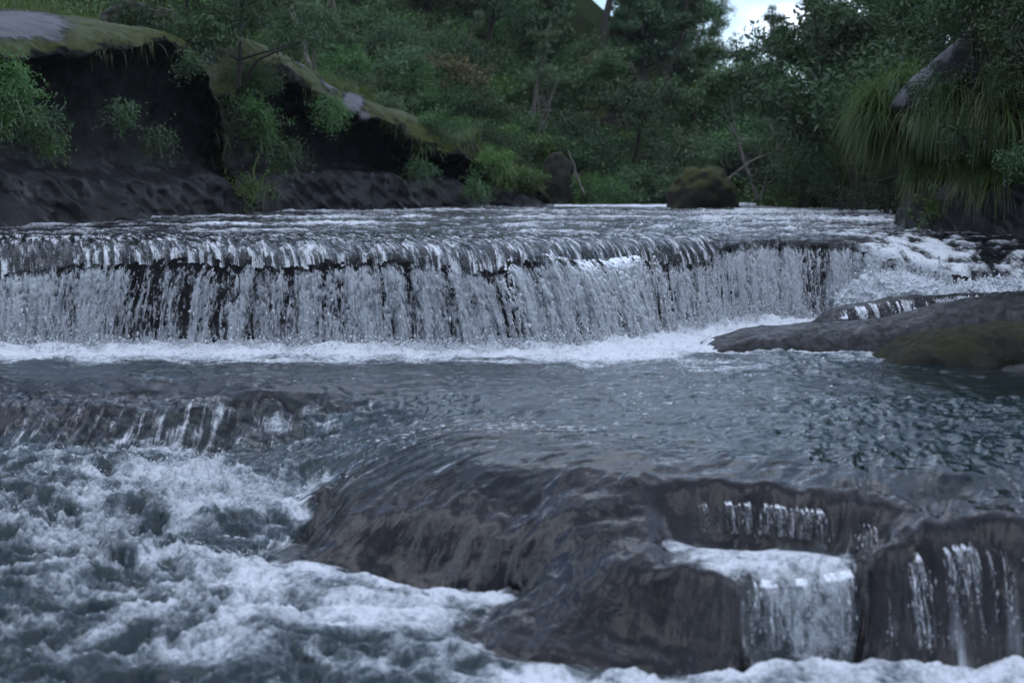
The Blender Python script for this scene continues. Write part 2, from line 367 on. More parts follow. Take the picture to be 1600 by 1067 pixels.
def leaf_mat(name, c1, c2, c3=None):
    t = NT(name); v = t.attr('v'); oi = t.n('ObjectInfo')
    n = t.noise(t.objc(), 0.8, 3, 0.6)
    f = t.math('ADD', t.math('MULTIPLY', v, 0.6), t.math('MULTIPLY', n, 0.5))
    col = t.ramp(f, [(0.15, c1), (0.66, c2), (0.88, c3 or c2)])
    hsn = t.n('HueSaturation'); t.set(hsn.inputs['Color'], col)
    t.set(hsn.inputs['Hue'], t.math('ADD', 0.472, t.math('MULTIPLY', oi.outputs['Random'], 0.03)))
    t.set(hsn.inputs['Value'], t.math('ADD', 0.7, t.math('MULTIPLY', oi.outputs['Random'], 0.6)))
    cc = hsn.outputs[0]
    d = t.mixs(0.35, t.sh('BsdfDiffuse', Color=cc), t.sh('BsdfTranslucent', Color=cc))
    return t.done(t.mixs(0.05, d, t.sh('BsdfGlossy', Color=0.8, Roughness=0.4)))
M['leaf_dark'] = leaf_mat('dark_leaves', (0.023, 0.056, 0.021), (0.051, 0.110, 0.036))
M['leaf_mid'] = leaf_mat('mid_green_leaves', (0.039, 0.101, 0.030), (0.085, 0.190, 0.047))
M['leaf_light'] = leaf_mat('light_leaves', (0.048, 0.115, 0.023), (0.110, 0.208, 0.040))
M['leaf_grey'] = leaf_mat('grey_green_leaves', (0.057, 0.110, 0.051), (0.108, 0.175, 0.074))
M['leaf_yellow'] = leaf_mat('yellow_tipped_leaves', (0.06, 0.075, 0.022), (0.15, 0.13, 0.04))
M['grass'] = leaf_mat('long_grass', (0.038, 0.092, 0.016), (0.092, 0.160, 0.030), (0.17, 0.12, 0.055))
M['grass_bright'] = leaf_mat('bright_grass', (0.047, 0.101, 0.024), (0.115, 0.176, 0.041), (0.176, 0.189, 0.068))
def bark_mat(name, a, b):
    t = NT(name); n = t.noise(t.mapv(t.objc(), (8, 8, 1.5)), 2.0, 5, 0.6)
    pr = t.n('BsdfPrincipled'); t.set(pr.inputs['Base Color'], t.mix(n, a, b)); t.set(pr.inputs['Roughness'], 0.85); t.set(pr.inputs['Normal'], t.bump(n, 0.6, 0.03))
    return t.done(pr.outputs[0])
M['bark'] = bark_mat('dark_bark', (0.022, 0.018, 0.014), (0.060, 0.050, 0.040))
M['pale_bark'] = bark_mat('pale_bark', (0.07, 0.062, 0.050), (0.17, 0.15, 0.125))
def soil_mat():
    t = NT('hillside_ground'); n = t.noise(t.pos(), 0.6, 6, 0.65); n2 = t.noise(t.pos(), 6, 5, 0.6)
    c = t.mix(t.step(n, 0.35, 0.65), (0.018, 0.026, 0.012), (0.030, 0.045, 0.016)); c = t.mix(t.step(n2, 0.5, 0.7), c, (0.028, 0.022, 0.014))
    return t.done(t.sh('BsdfDiffuse', Color=c, Normal=t.bump(n2, 0.8, 0.2)))
M['soil'] = soil_mat()

# ------------------------------------------------------------------ the river bed and water of the foreground
# survey points: px, py, (distance if > 5 else height), water depth roughness
def _r(rows, **k): return rows
CP = []
def c(px, py, v, d, f=0.0, r=0.012): CP.append((*(atY(px, py, v) if v > 5 else atZ(px, py, v)), d, f, r))
for px in (-250, 0, 200, 400, 600, 800):                       # foot of the fall
    c(px, 539, 0.05, .5, 1.5, .07); c(px, 550, 0.02, .5, 1.4, .05); c(px, 560, 0.0, .5, .7, .03); c(px, 574, 0, .5, .08, .012)
for px, py in ((950, 528), (1050, 515), (1150, 508), (1250, 505)):
    c(px, py, 0.08, .5, 1.5, .09); c(px, py + 16, 0.04, .5, 1.4, .07); c(px, py + 28, 0.01, .5, 1.2, .04)
for px, py in ((880, 548), (980, 548), (1060, 545)): c(px, py, 0.01, .5, 1.1, .04)
for px, py in ((1130, 558), (1000, 575), (850, 575), (1250, 560)): c(px, py, 0, .5, .22, .02)
for px, py in ((1400, 520), (1600, 520), (1850, 530)): c(px, py, 0.0, .5, .5, .02)
for px, py in ((1400, 580), (1600, 580), (1850, 590), (1550, 605)): c(px, py, 0, .16, .0, .010)
for px, py in ((800, 600), (960, 600), (1100, 600), (1250, 610), (850, 630), (1000, 640), (1150, 650), (900, 660), (1050, 675), (1200, 700)): c(px, py, 0, .5, .0, .014)
for px, py in ((1350, 640), (1450, 640), (1550, 660), (1400, 690), (1500, 710), (1600, 680), (1600, 730), (1850, 680), (1850, 740)): c(px, py, 0, .35, .04, .022)
for px, py in ((100, 585), (300, 585), (500, 585), (650, 585), (-250, 585)): c(px, py, 0, .35, .06, .012)
# left shelf, brown under a thin sheet of water
for px, py, z, d, f in ((-250, 596, .02, .08, .05), (0, 596, .02, .08, .08), (150, 600, .025, .07, .05), (300, 604, .025, .07, .05), (450, 612, .02, .07, .05), (560, 606, .01, .08, .05), (690, 600, .0, .1, .03),
                        (-250, 622, -.05, .02, .15), (0, 620, -.05, .015, .12), (150, 621, -.045, .01, .12), (300, 625, -.05, .012, .12), (420, 628, -.06, .02, .15),
                        (-250, 640, -.115, -.01, .18), (0, 640, -.115, -.015, .16), (150, 643, -.12, -.01, .16), (300, 646, -.135, .01, .22), (430, 642, -.14, .04, .25), (540, 630, -.08, .08, .2), (660, 625, -.02, .2, .02),
                        (-250, 662, -.22, -.0, .22), (0, 664, -.23, .0, .22), (150, 664, -.235, .02, .28), (300, 668, -.27, .08, .45), (430, 662, -.26, .15, .55), (530, 652, -.2, .25, .45), (620, 648, -.10, .3, .1)):
    c(px, py, z, d, f, .028 if py > 615 else .014)
# smooth slide from the pool into the left basin
for px, py, z in ((700, 655, -.03), (640, 675, -.10), (560, 690, -.22), (470, 705, -.33), (410, 715, -.40), (520, 725, -.34), (600, 705, -.17)): c(px, py, z, .25, .15, .012)  # foam value whitens the slide in place of reflected sky
# left basin of white water
for px, py, z, f, r in ((-250, 720, -.44, .35, .05), (0, 715, -.43, .35, .05), (120, 730, -.46, .5, .07), (250, 715, -.44, .62, .08), (330, 740, -.46, .9, .10), (430, 750, -.48, .6, .09), (500, 752, -.48, .95, .06),
                        (-250, 800, -.6, .45, .08), (0, 800, -.6, .38, .08), (110, 800, -.6, .66, .10), (220, 810, -.6, .52, .10), (300, 795, -.58, .95, .11), (360, 815, -.62, .3, .08), (440, 810, -.62, .45, .09), (475, 800, -.60, 1.0, .06),
                        (-250, 900, -.76, .4, .08), (0, 900, -.76, .25, .08), (120, 870, -.72, .45, .09), (240, 880, -.74, .5, .10), (330, 880, -.74, .55, .09), (400, 905, -.77, 1., .05), (500, 885, -.75, 1.3, .045), (600, 905, -.77, 1.4, .045), (700, 920, -.78, 1.4, .045), (780, 930, -.78, 1.2, .05),
                        (420, 950, -.80, .72, .06), (560, 950, -.80, 1.05, .045), (680, 965, -.81, 1.0, .045), (320, 950, -.80, .62, .07), (100, 970, -.82, .32, .08), (-250, 1000, -.85, .35, .08), (220, 1000, -.84, .45, .08), (400, 1010, -.84, .48, .07), (560, 1010, -.84, .42, .06), (680, 1015, -.84, .5, .05),
                        (0, 1067, -.9, .3, .08), (200, 1067, -.9, .35, .07), (400, 1067, -.9, .2, .06), (560, 1060, -.9, .25, .05), (720, 1050, -.88, .45, .04), (850, 1052, -.87, 1.10, .05), (1000, 1060, -.87, 1.10, .05), (1150, 1045, -.86, 1.25, .05), (1300, 1040, -.86, 1.25, .05), (1450, 1040, -.86, 1.20, .05), (1600, 1045, -.86, 1.15, .05), (1850, 1045, -.86, 1.15, .05)):
    c(px, py, z, .5, f, r)
for px in (-500, -100, 300, 700, 1100, 1500, 1900, 2300): CP.append((*atY(px, 1067, 7.6)[:2], -.92, .5, .5, .06)); CP.append((*atY(px, 1067, 6.6)[:2], -.94, .5, .5, .06))
# lip of the pool and the domed rock below it
for px, py, z, d in ((780, 672, .01, .16), (900, 684, .02, .12), (1000, 690, .02, .10), (1100, 708, .01, .08), (1200, 722, .01, .09), (1300, 728, .0, .1), (1400, 735, 0, .12), (1500, 745, 0, .18), (1600, 765, -.01, .2), (1850, 790, -.02, .2)): c(px, py, z, d, .20, .010)  # foam value paints the bright sky reflection along the lip
def col(px, rows, f=0.0):
    for py, Y, d, *ff in rows: c(px, py, Y, d if d > 0 else -.05, ff[0] if ff else f, .004)
def domecol(px, Yt, zt, pf, zf, f=.08):
    Yf = atZ(px, pf, zf)[1]
    for k, q in enumerate((.0, .22, .40, .56, .70, .84, .94, 1.0)):
        a = q * math.pi / 2; yy = .7 * math.sin(a) + .3 * q; zz = .7 * (1 - math.cos(a)) + .3 * q
        Y = Yt + (Yf - Yt) * yy; CP.append(((px - 800) * Y / FPX, Y, zt + (zf - zt) * zz, (.10, .07, .045, .02, -.03, -.05, -.05, -.04)[k], f if k > 5 else .17, .004))  # upper rows: foam value stands in for silvery sky sheen
col(500, [(775, 12.1, 0), (800, 11.9, 0), (840, 11.7, 0, .1)])
for a in ((535, 12.25, -.34, 855, -.72), (560, 12.3, -.27, 862, -.73), (590, 12.35, -.20, 866, -.735), (620, 12.4, -.13, 870, -.74), (655, 12.4, -.07, 879, -.75), (690, 12.4, -.03, 888, -.755), (730, 12.3, .0, 899, -.76), (770, 12.2, .0, 908, -.76), (815, 12.1, .0, 916, -.75)): domecol(*a)
col(950, [(715, 11.25, .075), (755, 10.8, .0), (800, 10.44, .0, .05), (850, 10.05, 0, .1), (890, 9.75, 0), (950, 9.38, .0), (1022, 9.08, .0, .2)])
col(900, [(710, 11.4, .075), (750, 10.95, 0), (800, 10.5, 0, .1), (850, 10.15, 0), (900, 9.85, 0, .05), (960, 9.4, 0), (1015, 9.12, 0)])
col(800, [(955, 9.75, 0), (985, 9.5, 0), (1012, 9.3, 0, .2)])
col(745, [(995, 9.5, .02, .3)])
col(850, [(925, 9.85, 0, .1), (960, 9.6, 0), (1015, 9.18, 0)])
col(1000, [(722, 11.1, .075), (760, 10.65, 0), (800, 10.38, 0, .05), (838, 10.08, .0, .15), (868, 9.85, .0, .1), (890, 9.62, 0), (930, 9.42, 0), (980, 9.25, 0), (1025, 9.05, 0)])
col(1060, [(735, 10.95, .075), (765, 10.6, 0), (790, 10.45, 0), (826, 10.35, 0, .2), (850, 10.0, .06, .9), (880, 9.6, .03, .6), (905, 9.4, 0), (960, 9.25, 0), (1020, 9.1, 0)])
col(1120, [(740, 10.85, .075), (765, 10.55, 0), (785, 10.42, 0), (829, 10.36, .02, .3), (855, 9.9, .15, 1.1), (885, 9.55, .08, .9), (905, 9.38, 0, .1), (960, 9.27, 0), (1015, 9.15, 0, .2)])
col(1200, [(745, 10.75, .075), (768, 10.45, 0), (788, 10.32, 0), (831, 10.26, .02, .35), (860, 9.85, .15, 1.15), (890, 9.5, .1, 1.), (912, 9.38, .03, .35), (960, 9.32, .03, .3), (1008, 9.26, .03, .6)])
col(1290, [(748, 10.65, .075), (772, 10.35, 0), (798, 10.15, 0), (843, 10.08, .02, .35), (865, 9.75, .15, 1.15), (892, 9.5, .1, 1.1), (920, 9.4, .03, .4), (960, 9.35, .03, .35), (1004, 9.3, .03, .6)])
col(1330, [(900, 9.45, .06, .5), (940, 9.4, .03, .35), (1000, 9.32, .03, .6)])
col(1350, [(755, 10.55, .075), (785, 10.25, 0), (812, 10.05, 0), (850, 9.93, .02, .35), (872, 9.66, .02, .4)])
col(1362, [(895, 9.42, 0, .1), (940, 9.3, 0, .1), (1000, 9.2, 0, .3)])
col(1400, [(760, 10.45, .075), (800, 10.05, 0), (835, 9.75, 0), (862, 9.5, 0), (900, 9.36, 0, .1), (950, 9.28, 0, .2), (1003, 9.2, 0, .5)])
col(1480, [(775, 10.35, .075), (805, 9.95, 0), (838, 9.55, 0), (880, 9.4, 0, .05), (940, 9.3, 0, .25), (1005, 9.2, 0, .5)])
col(1600, [(790, 10.1, .075), (808, 9.8, .0), (825, 9.55, 0), (870, 9.4, 0, .1), (940, 9.28, 0, .3), (1008, 9.18, 0, .5)])
col(1850, [(795, 10.0, .075), (825, 9.6, 0), (870, 9.4, 0, .1), (1008, 9.15, 0, .5)])
CP = np.array(CP)
NU, NR = 760, 500
us = np.linspace(-0.44, 0.44, NU)
ys = np.exp(np.linspace(math.log(7.2), math.log(24.5), NR))
GY = np.repeat(ys[:, None], NU, 1); GX = us[None] * GY
def mq(a, b, cc=0.22): return np.sqrt(((a[:, None] - b[None]) ** 2).sum(-1) + cc * cc)
Pc = CP[:, :2]
# lateral spacing gets less weight than spacing along the view, where the ground falls faster
K = mq(Pc, Pc); K[np.diag_indices(len(Pc))] -= 0.006
wz = np.linalg.solve(K, CP[:, 2])
ctrl = np.zeros((NR * NU, 4), np.float32)
pts = np.stack([GX.ravel(), GY.ravel()], 1)
for i0 in range(0, len(pts), 20000):
    q = pts[i0:i0 + 20000]
    D = mq(q, Pc)
    ctrl[i0:i0 + 20000, 0] = D @ wz
    d2 = np.maximum(D * D - 0.0484, 0); wt = 1.0 / (d2 + 0.003) ** 1.7
    ctrl[i0:i0 + 20000, 1:] = (wt @ CP[:, 3:6]) / wt.sum(1)[:, None]
W0 = ctrl[:, 0].reshape(NR, NU); DEP = ctrl[:, 1].reshape(NR, NU); FOM = ctrl[:, 2].reshape(NR, NU); RGH = ctrl[:, 3].reshape(NR, NU)
def blur(a, k=1):
    for _ in range(k):
        p = np.pad(a, 1, mode='edge'); a = (p[:-2, 1:-1] + p[2:, 1:-1] + p[1:-1, :-2] + p[1:-1, 2:] + 2 * p[1:-1, 1:-1]) / 6
    return a
W0 = blur(W0, 14); DEP = blur(DEP, 4); FOM = blur(FOM, 5); RGH = blur(RGH, 8)
# streamlines: every point is traced back upstream, which gives it an across-flow and an along-flow coordinate
Ws = blur(W0, 40)
dlog = math.log(ys[1] / ys[0]); du = us[1] - us[0]
gy_ = np.gradient(Ws, axis=0) / (GY * dlog); gx_ = np.gradient(Ws, axis=1) / (GY * du)
gy_ = gy_ - gx_ * GX / GY * 0.0
lat = sst(2.6, .9, GX) * sst(13.6, 12.6, GY) * (1 - .55 * sst(10.9, 10.2, GY)) * sst(-2.4, -1.2, GX)
fx_ = -gx_ * 1.4 - 0.10 - 1.1 * lat; fy_ = -gy_ * 1.1 - 0.42
nn = np.sqrt(fx_ ** 2 + fy_ ** 2); fx_ = blur(fx_ / nn, 12); fy_ = blur(fy_ / nn, 12)
X_, Y_ = GX.copy(), GY.copy(); FL = np.zeros_like(GX)
for k in range(130):
    ri = np.clip((np.log(Y_ / ys[0]) / dlog), 0, NR - 1).round().astype(int); ci = np.clip((X_ / Y_ - us[0]) / du, 0, NU - 1).round().astype(int)
    go = (Y_ < 13.5) * 0.05
    X_ -= fx_[ri, ci] * go; Y_ -= fy_[ri, ci] * go; FL += go
FA = np.where(GY < 13.5, X_ + (Y_ - 13.5) * .6, GX); FA = blur(FA, 3)
FL = np.where(GY < 13.5, FL, GY - 13.5)
wx, wy = fbm2(GX * 0.9, GY * 0.9, 3, 50) * 0.5, fbm2(GX * 0.9 + 30, GY * 0.9, 3, 55) * 0.5
t1 = fbm2(GX * 1.5 + wx, GY * 1.7 + wy, 3, 1); t2 = ridge2(GX * 2.6 + wx * 2, GY * 3.2 + wy * 2, 3, 9); t3 = fbm2(GX * 11 + wx * 3, GY * 13 + wy * 3, 3, 15); t4 = ridge2(GX * 8 + wx * 4, GY * 10 + wy * 4, 2, 19)
streak = 1.3 * fbm2(FA * 5.0 + .4 * fbm2(GX * 2, GY * 2, 2, 30), FL * 0.75, 3, 31, .6) + 0.15 * fbm2(FA * 16, FL * 2.0, 2, 36)
rip = fbm2(GX * 1.5 + wx, GY * 5.0 + wy, 4, 41, .55)
calm = 1 - sst(.02, .05, RGH)
turb = RGH * (1.2 * t1 + 1.3 * (t2 - .55) + 0.20 * t3 + 0.30 * (t4 - .5)) * 1.5
shallow = 1 - sst(.02, .25, DEP)
W = W0 + turb + rip * 0.016 * calm * (1 - 0.6 * shallow) + streak * 0.024 * (1 - sst(.18, .55, DEP)) * (GY < 14.8)
foam = FOM + (0.40 * fbm2(GX * 1.5 + .6 * GY + wx * 2, GY * 2.4 - .5 * GX + wy * 2, 3, 61, .45) + 0.36 * (t2 - .5) + .06 * (t4 - .5)) * sst(.05, .3, FOM) * (1.15 - sst(.6, 1., FOM) * .7)
foam = np.clip(foam * 0.80 - 0.02, 0, 1.2)
foam_sheen_rock = np.clip(.10 + FOM * .7 + 0.2 * streak * sst(.02, .3, FOM), 0, .8)  # whiteness on rock: real foam plus painted sheen threads
BED = W0 - DEP * 1.15 + 0.022 + 0.030 * streak * sst(.12, .06, DEP) + 0.020 * fbm2(GX * 1.7, GY * 1.7, 4, 71) + 0.009 * fbm2(GX * 7, GY * 7, 4, 75, .5) + 0.022 * (ridge2(GX * 1.4 + wx, GY * 2.0 + wy, 4, 78) - .55) * sst(-.01, -.05, DEP)

# fall line: the lip of the big ledge, across the river
LIPX = np.array([-400, 0, 80, 130, 210, 300, 380, 450, 520, 600, 680, 740, 772, 800, 850, 900, 950, 1000, 1060, 1105, 1140, 1200, 1260, 1330, 1400, 1500, 1600, 2000], float)
LIPY = np.array([422, 420, 416, 404, 400, 396, 402, 408, 402, 398, 407, 415, 420, 404, 398, 408, 406, 400, 404, 402, 380, 376, 374, 380, 398, 425, 440, 450], float)
LIPD = np.array([19.7, 19.7, 19.75, 19.8, 19.8, 19.8, 19.75, 19.7, 19.7, 19.7, 19.65, 19.6, 19.6, 19.9, 20.0, 20.2, 20.6, 21.2, 21.8, 22.2, 23.0, 23.4, 23.6, 23.6, 23.2, 22.8, 22.6, 22.4], float)
LPT = np.array([atY(a, b, d) for a, b, d in zip(LIPX, LIPY, LIPD)])
CRX = np.array([-400, 0, 250, 500, 700, 900, 1100, 1150, 1250, 1400, 1600, 2000], float)
def lip(X):
    y = np.interp(X, LPT[:, 0], LPT[:, 1]); z = np.interp(X, LPT[:, 0], LPT[:, 2]); return y, z
LY, LZ = lip(GX)
inside = GY < LY + 0.10
def fmask(m): return m[:-1, :-1] & m[1:, 1:] & m[:-1, 1:] & m[1:, :-1]
# pool + rapids water: left out where the rock stands clear of it
keep = (W > BED - 0.03) & inside
me = mesh_np('river', np.stack([GX, GY, W], -1), grid_quads(NR, NU, fmask(keep)), dict(foam=foam, depth=DEP, fa=FA, fl=FL, stk=sst(.5, .15, DEP) * sst(15.2, 14.4, GY) * sst(.55, .3, FOM)))
tag(obj('river', me, M['pool']), kind='structure')
sl = (slice(None, None, 4), slice(None, None, 4))
bx, by, bz = GX[sl], GY[sl], (BED - 0.006 - 0.03 * (DEP < .1))[sl]
me = mesh_np('riverbed', np.stack([bx, by, bz], -1), grid_quads(*bx.shape), None)
tag(obj('riverbed', me, M['bed']), kind='structure')
PXg = 800 + GX / GY * FPX * 1.0
rockface = (BED > W - 0.05) & (DEP < .085)
left_zone = (GY > 13.2)
lobe_zone = ~left_zone & (GY < 10.25 - 0.25 * sst(1.0, -.3, GX)) & (GX < 2.35) & (W0 < -.36 + .0)
lobe_zone &= GX < 1.62
block_zone = ~left_zone & ~lobe_zone & (GX > 2.28) & (GY < 10.0)
dome_zone = ~left_zone & ~lobe_zone & ~block_zone
for zone, nm, lab, catg in ((left_zone, 'rock_shelf', 'low brown rock shelf under thin water at the left edge of the pool', 'rock'),
                           (lobe_zone, 'boulder', 'smooth dark wet boulder with white water round its foot, lowest in the picture', 'rock'),
                           (block_zone, 'rock_block', 'dark square rock block with thin water trickling down its steep front face', 'rock'),
                           (dome_zone, 'domed_rock', 'broad domed brown rock with water sliding over it in front of the pool', 'rock')):
    m = rockface[:-1, :-1] & zone[:-1, :-1] & fmask(inside)
    me = mesh_np(nm, np.stack([GX, GY, BED], -1), grid_quads(NR, NU, m), dict(foam=foam_sheen_rock, fa=FA, fl=FL))
    tag(obj(nm, me, M['dome']), lab, catg)

cr_ = sst(.35, .8, foam) * sst(.03, .07, RGH) * (GY < 14.8) * (.2 + np.clip(t2 - .4, 0, 1)) * GY ** 2
i_ = RNG.choice(cr_.size, 8000, p=(cr_ / cr_.sum()).ravel())
DROP_K = GY.ravel()[i_] > 10.8
DROP_P = np.stack([GX.ravel()[i_], GY.ravel()[i_], W.ravel()[i_] + np.abs(RNG.normal(0, .035, 8000)) + .004], 1) + RNG.normal(0, .02, (8000, 3)) * [1, 1, 0]
DROP_P = DROP_P[DROP_K]

# ------------------------------------------------------------------ upper river, running over the big ledge
NC, NRU = 860, 300
uu = np.linspace(-0.46, 0.50, NC)
tt = np.linspace(0, 1, NRU)
Xl = uu * 21.0
ly, lz = lip(Xl)
roll = np.interp(Xl, [-9, 2.6, 3.2, 5, 8, 12], [0.9, 0.8, 1.2, 2.0, 3.2, 3.4])
crest_z = np.interp(Xl, [-12, -7.5, -4, -1, 0.5, 2.8, 3.2, 5, 8, 12], [1.47, 1.46, 1.45, 1.47, 1.45, 1.42, 1.44, 1.45, 1.45, 1.45])
UX = np.zeros((NRU, NC)); UY = np.zeros_like(UX); UZ = np.zeros_like(UX); edge = np.zeros_like(UX)
for i, t in enumerate(tt):
    if t < 0.24:                                   # the rounded lip
        q = (t - .05) / 0.19
        if q >= 0:
            UY[i] = ly + roll * q ** 1.15; h = 1 - (1 - q) ** 2.3
            UZ[i] = lz + (crest_z - lz) * h; edge[i] = 1 - q
        else:                                      # past the lip the sheet hangs a hand's breadth before it breaks
            k_ = -q / (.05 / .19); UY[i] = ly - .075 * k_ ** .7; UZ[i] = lz - .20 * k_ * (1 + .35 * fbm2(Xl * 2.3, Xl * 0, 3, 199)); edge[i] = 1
    else:
        q = (t - 0.24) / 0.76; UY[i] = ly + roll + (64 - 24) * q ** 1.7
        UZ[i] = crest_z + 0.006 * (UY[i] - ly - roll) + 0.04 * sst(26, 30, UY[i])
    UX[i] = Xl * (UY[i] / (ly + 0.001)) ** (0.9 * (UY[i] > ly))
wx = fbm2(UX * .5, UY * .5, 3, 150); wy = fbm2(UX * .5 + 9, UY * .5, 3, 153)
right = sst(2.9, 3.6, UX - 0.1 * (UY - 22)) * (1 - sst(40, 50, UY))
flowl = fbm2((UX + .35 * UY) * 3.0 + wx * .8, UY * 0.9, 4, 160, .6) + .6 * fbm2((UX + .35 * UY) * 9 + wx, UY * 2.2, 3, 166, .6)
chop = ridge2(UX * 1.1 + wx, UY * 1.3 + wy, 4, 171) - .55; chop2 = fbm2(UX * 4 + wx, UY * 4 + wy, 3, 175)
line = fbm2(UX * .35 + wx * .5, UY * 1.1 + wy * .8, 3, 181)
far_ = sst(0.0, 4.0, UY - (ly + roll)[None])
smooth_ = (1 - right) * (1 - far_)
UZd = UZ + 0.050 * flowl * (1 - .5 * right) * (1 - .4 * far_) * (1 - .4 * edge) + (0.040 * chop + .022 * chop2) * (right * 1.8 + far_ * .9) + 0.05 * line * far_
# bands where the river steps down upstream
band = np.exp(-((UY - (27.5 + 1.2 * wx)) / .5) ** 2) * (UX < 3) + np.exp(-((UY - (33 + 1.6 * wy)) / .7) ** 2) + .8 * np.exp(-((UY - (41 + 2 * wx)) / 1.2) ** 2)
UZd += 0.05 * band
uf = 0.31 * smooth_ + right * (0.20 + 0.9 * chop + .35 * chop2 + .30 * fbm2(UX * .8, UY * .8, 3, 190)) + far_ * (1 - right) * (0.12 + .55 * chop + .4 * line) + .42 * band * (0.6 + line)  # smooth part: white streaks, raised to stand in for reflected sky
uf += edge ** 3 * (.2 * flowl + .05) * (1 - right) + .35 * flowl * smooth_ * (1 - .8 * edge) + .14 * far_
uf += .36 * np.exp(-((UX - 6.6 - .1 * (UY - 23)) / .9) ** 2) * (1 - far_) * (.5 + chop + edge)
hang = np.clip((.05 - tt) / .05, 0, 1)[:, None]
uf += hang * (.22 + .5 * fbm2(UX * 6, UX * 0 + .3, 3, 197))
uf = np.clip(uf, 0, 1.1)
ud = np.clip(.10 + .25 * far_ + .1 * right - .10 * edge - .1 * hang, 0.0, 1)
rag = hang < .55 + .75 * fbm2(UX * 5, hang * 1.2, 3, 193, .6) + .25 * fbm2(UX * 18, hang, 2, 196)
me = mesh_np('upper_river', np.stack([UX, UY, UZd], -1), grid_quads(NRU, NC, fmask(rag | (hang + 0 * UX <= .05))), dict(foam=uf, depth=ud, fa=UX + .35 * UY, fl=UY - edge * .8, stk=np.clip(smooth_ + .25, 0, 1)))
tag(obj('upper_river', me, M['upper']), kind='structure')
# the rock ledge itself: top just below the water, undercut face behind the curtain
nx = 900; xs = np.linspace(-11, 13, nx); ly2, lz2 = lip(xs); rl2 = np.interp(xs, [-9, 2.6, 3.2, 5, 8, 12], [0.9, 0.8, 1.2, 2.0, 3.2, 3.4]); cz2 = np.interp(xs, Xl, crest_z)
prof = []
for q in (2.2, 1.6, 1.0, 0.75, 0.5, 0.3, 0.15, 0.05, 0.0):
    h = 1 - (1 - min(q, 1)) ** 2.3
    prof.append((ly2 + rl2 * q ** 1.15 - 0.0, lz2 + (cz2 - lz2) * h - 0.05 + 0.0 * q))
for zf in np.linspace(0.03, 1.0, 26):
    prof.append((ly2 + 0.02 + 0.16 * np.sin(zf * math.pi * .9), lz2 - 0.06 - zf * (lz2 + 0.5)))
SHV = np.stack([np.stack([xs, a, b], -1) for a, b in prof], 0)
nz_ = fbm3(SHV, 1.6, 4, 211)
SHV[..., 1] += 0.10 * nz_ * np.r_[np.zeros(7), .4, .7, np.ones(26)][:, None] + .03 * fbm3(SHV * np.array([1, 1, .3]), 7, 3, 215) * np.r_[np.zeros(9), np.ones(26)][:, None]
SHV[..., 2] += 0.015 * fbm3(SHV, 5, 3, 218)
me = mesh_np('rock_ledge', SHV, grid_quads(len(prof), nx))
tag(obj('rock_ledge', me, M['shelf']), 'long dark rock ledge across the river behind the curtain of falling water', 'rock ledge')

# ------------------------------------------------------------------ the curtain of the main fall
SIDE_X = np.array([-400, 0, 150, 240, 340, 430, 520, 640, 760, 860, 980, 1060, 1130, 1300, 1600], float)
SIDE_V = np.array([-.1, -.05, -.2, -.5, -.5, -.1, .1, .5, .9, 1.0, 1.0, .2, .1, .1, .1])
DENS_V = np.array([.26, .28, .26, -.10, -.04, .06, .04, .14, .16, .26, .42, -.10, .26, .20, .1])
sidex = (SIDE_X - 800) * 20 / FPX
def curtain(seed, off, dens_add, nx=1300, nt=100, x0=-9.0, x1=7.0):
    s = np.linspace(x0, x1, nx); y0, z0 = lip(s)
    foot = np.interp(s, [-9, 5.2, 6.2, 7.2], [-0.06, -.03, .35, .6])
    v = np.linspace(0, 1, nt)[:, None]
    z0 = z0 + 0.02; Hh = z0 - foot
    drop = Hh * v
    tau = (-1.1 + np.sqrt(1.21 + 19.6 * drop)) / 9.8
    sv = np.interp(s, sidex, SIDE_V); dv = np.interp(s, sidex, DENS_V) + dens_add
    X = s + sv * tau * 1.15; Y = y0 - 0.03 - off - (0.55 + 0.25 * pn2(s * .8, s * 0 + seed, seed)) * tau
    a = s + 0 * v; b = drop / (1 + 0.9 * drop)
    big = fbm2(a * 1.1, b * .35, 3, seed); n0 = fbm2(a * 3.6 + big * .6, b * .6, 3, seed + 3); n1 = fbm2(a * 9 + n0 * .5, b * 1.2, 3, seed + 5); n2 = fbm2(a * 16 + n1 * 1.6, b * 6.5 + n0, 4, seed + 11, .6); n3 = fbm2(a * 33 + n2 * 2, b * 20 + n1 * 2, 2, seed + 17, .6)
    Y = Y - (0.08 * big + .07 * n0 + .04 * n1) * sst(0, .3, v) - (0.045 * n2 + .016 * n3) * sst(0.02, .3, v)
    X = X + (0.02 * n1 + .02 * n2[::-1] + .012 * n3) * sst(0, .3, v)
    Z = z0 - drop + 0.015 * n3 * sst(0, .2, v) * (1 - sst(.9, 1, v))
    late = np.clip(.10 + .30 * fbm2(a * 2.6, a * 0 + seed, 3, seed + 21) - dv * .3, 0.02, .5)         # where the smooth sheet breaks up
    cov = 0.46 * big + .46 * n0 + .40 * n1 + .58 * n2 + .40 * n3 + dv + .02 + .18 * sst(.7, 1, v)
    young = 1 - sst(late * .4, late + .18, v)
    rope = np.clip(1 - np.abs(pn2(a * 1.7 + .25 * n0, b * .25 + seed, seed + 27)) * 4.5, 0, 1) * sst(.02, .2, v); cov = cov + .38 * rope
    fo = np.clip(0.37 + cov * .58 + .22 * rope - .42 * young - .45 * (1 - sst(.0, .14, v)) + .55 * np.maximum(n2, 0) * (n1 + .6) + .22 * n3, 0, 1.1)
    keep = cov - .40 * young > -0.12
    edge_ok = (s > x0 + .02)[None] & (v >= 0)
    me = mesh_np('water_sheet', np.stack([X, Y + 0 * v, Z], -1), grid_quads(nt, nx, fmask(keep & edge_ok)), dict(foam=fo, depth=fo))
    return me, (X, Y, Z, cov)
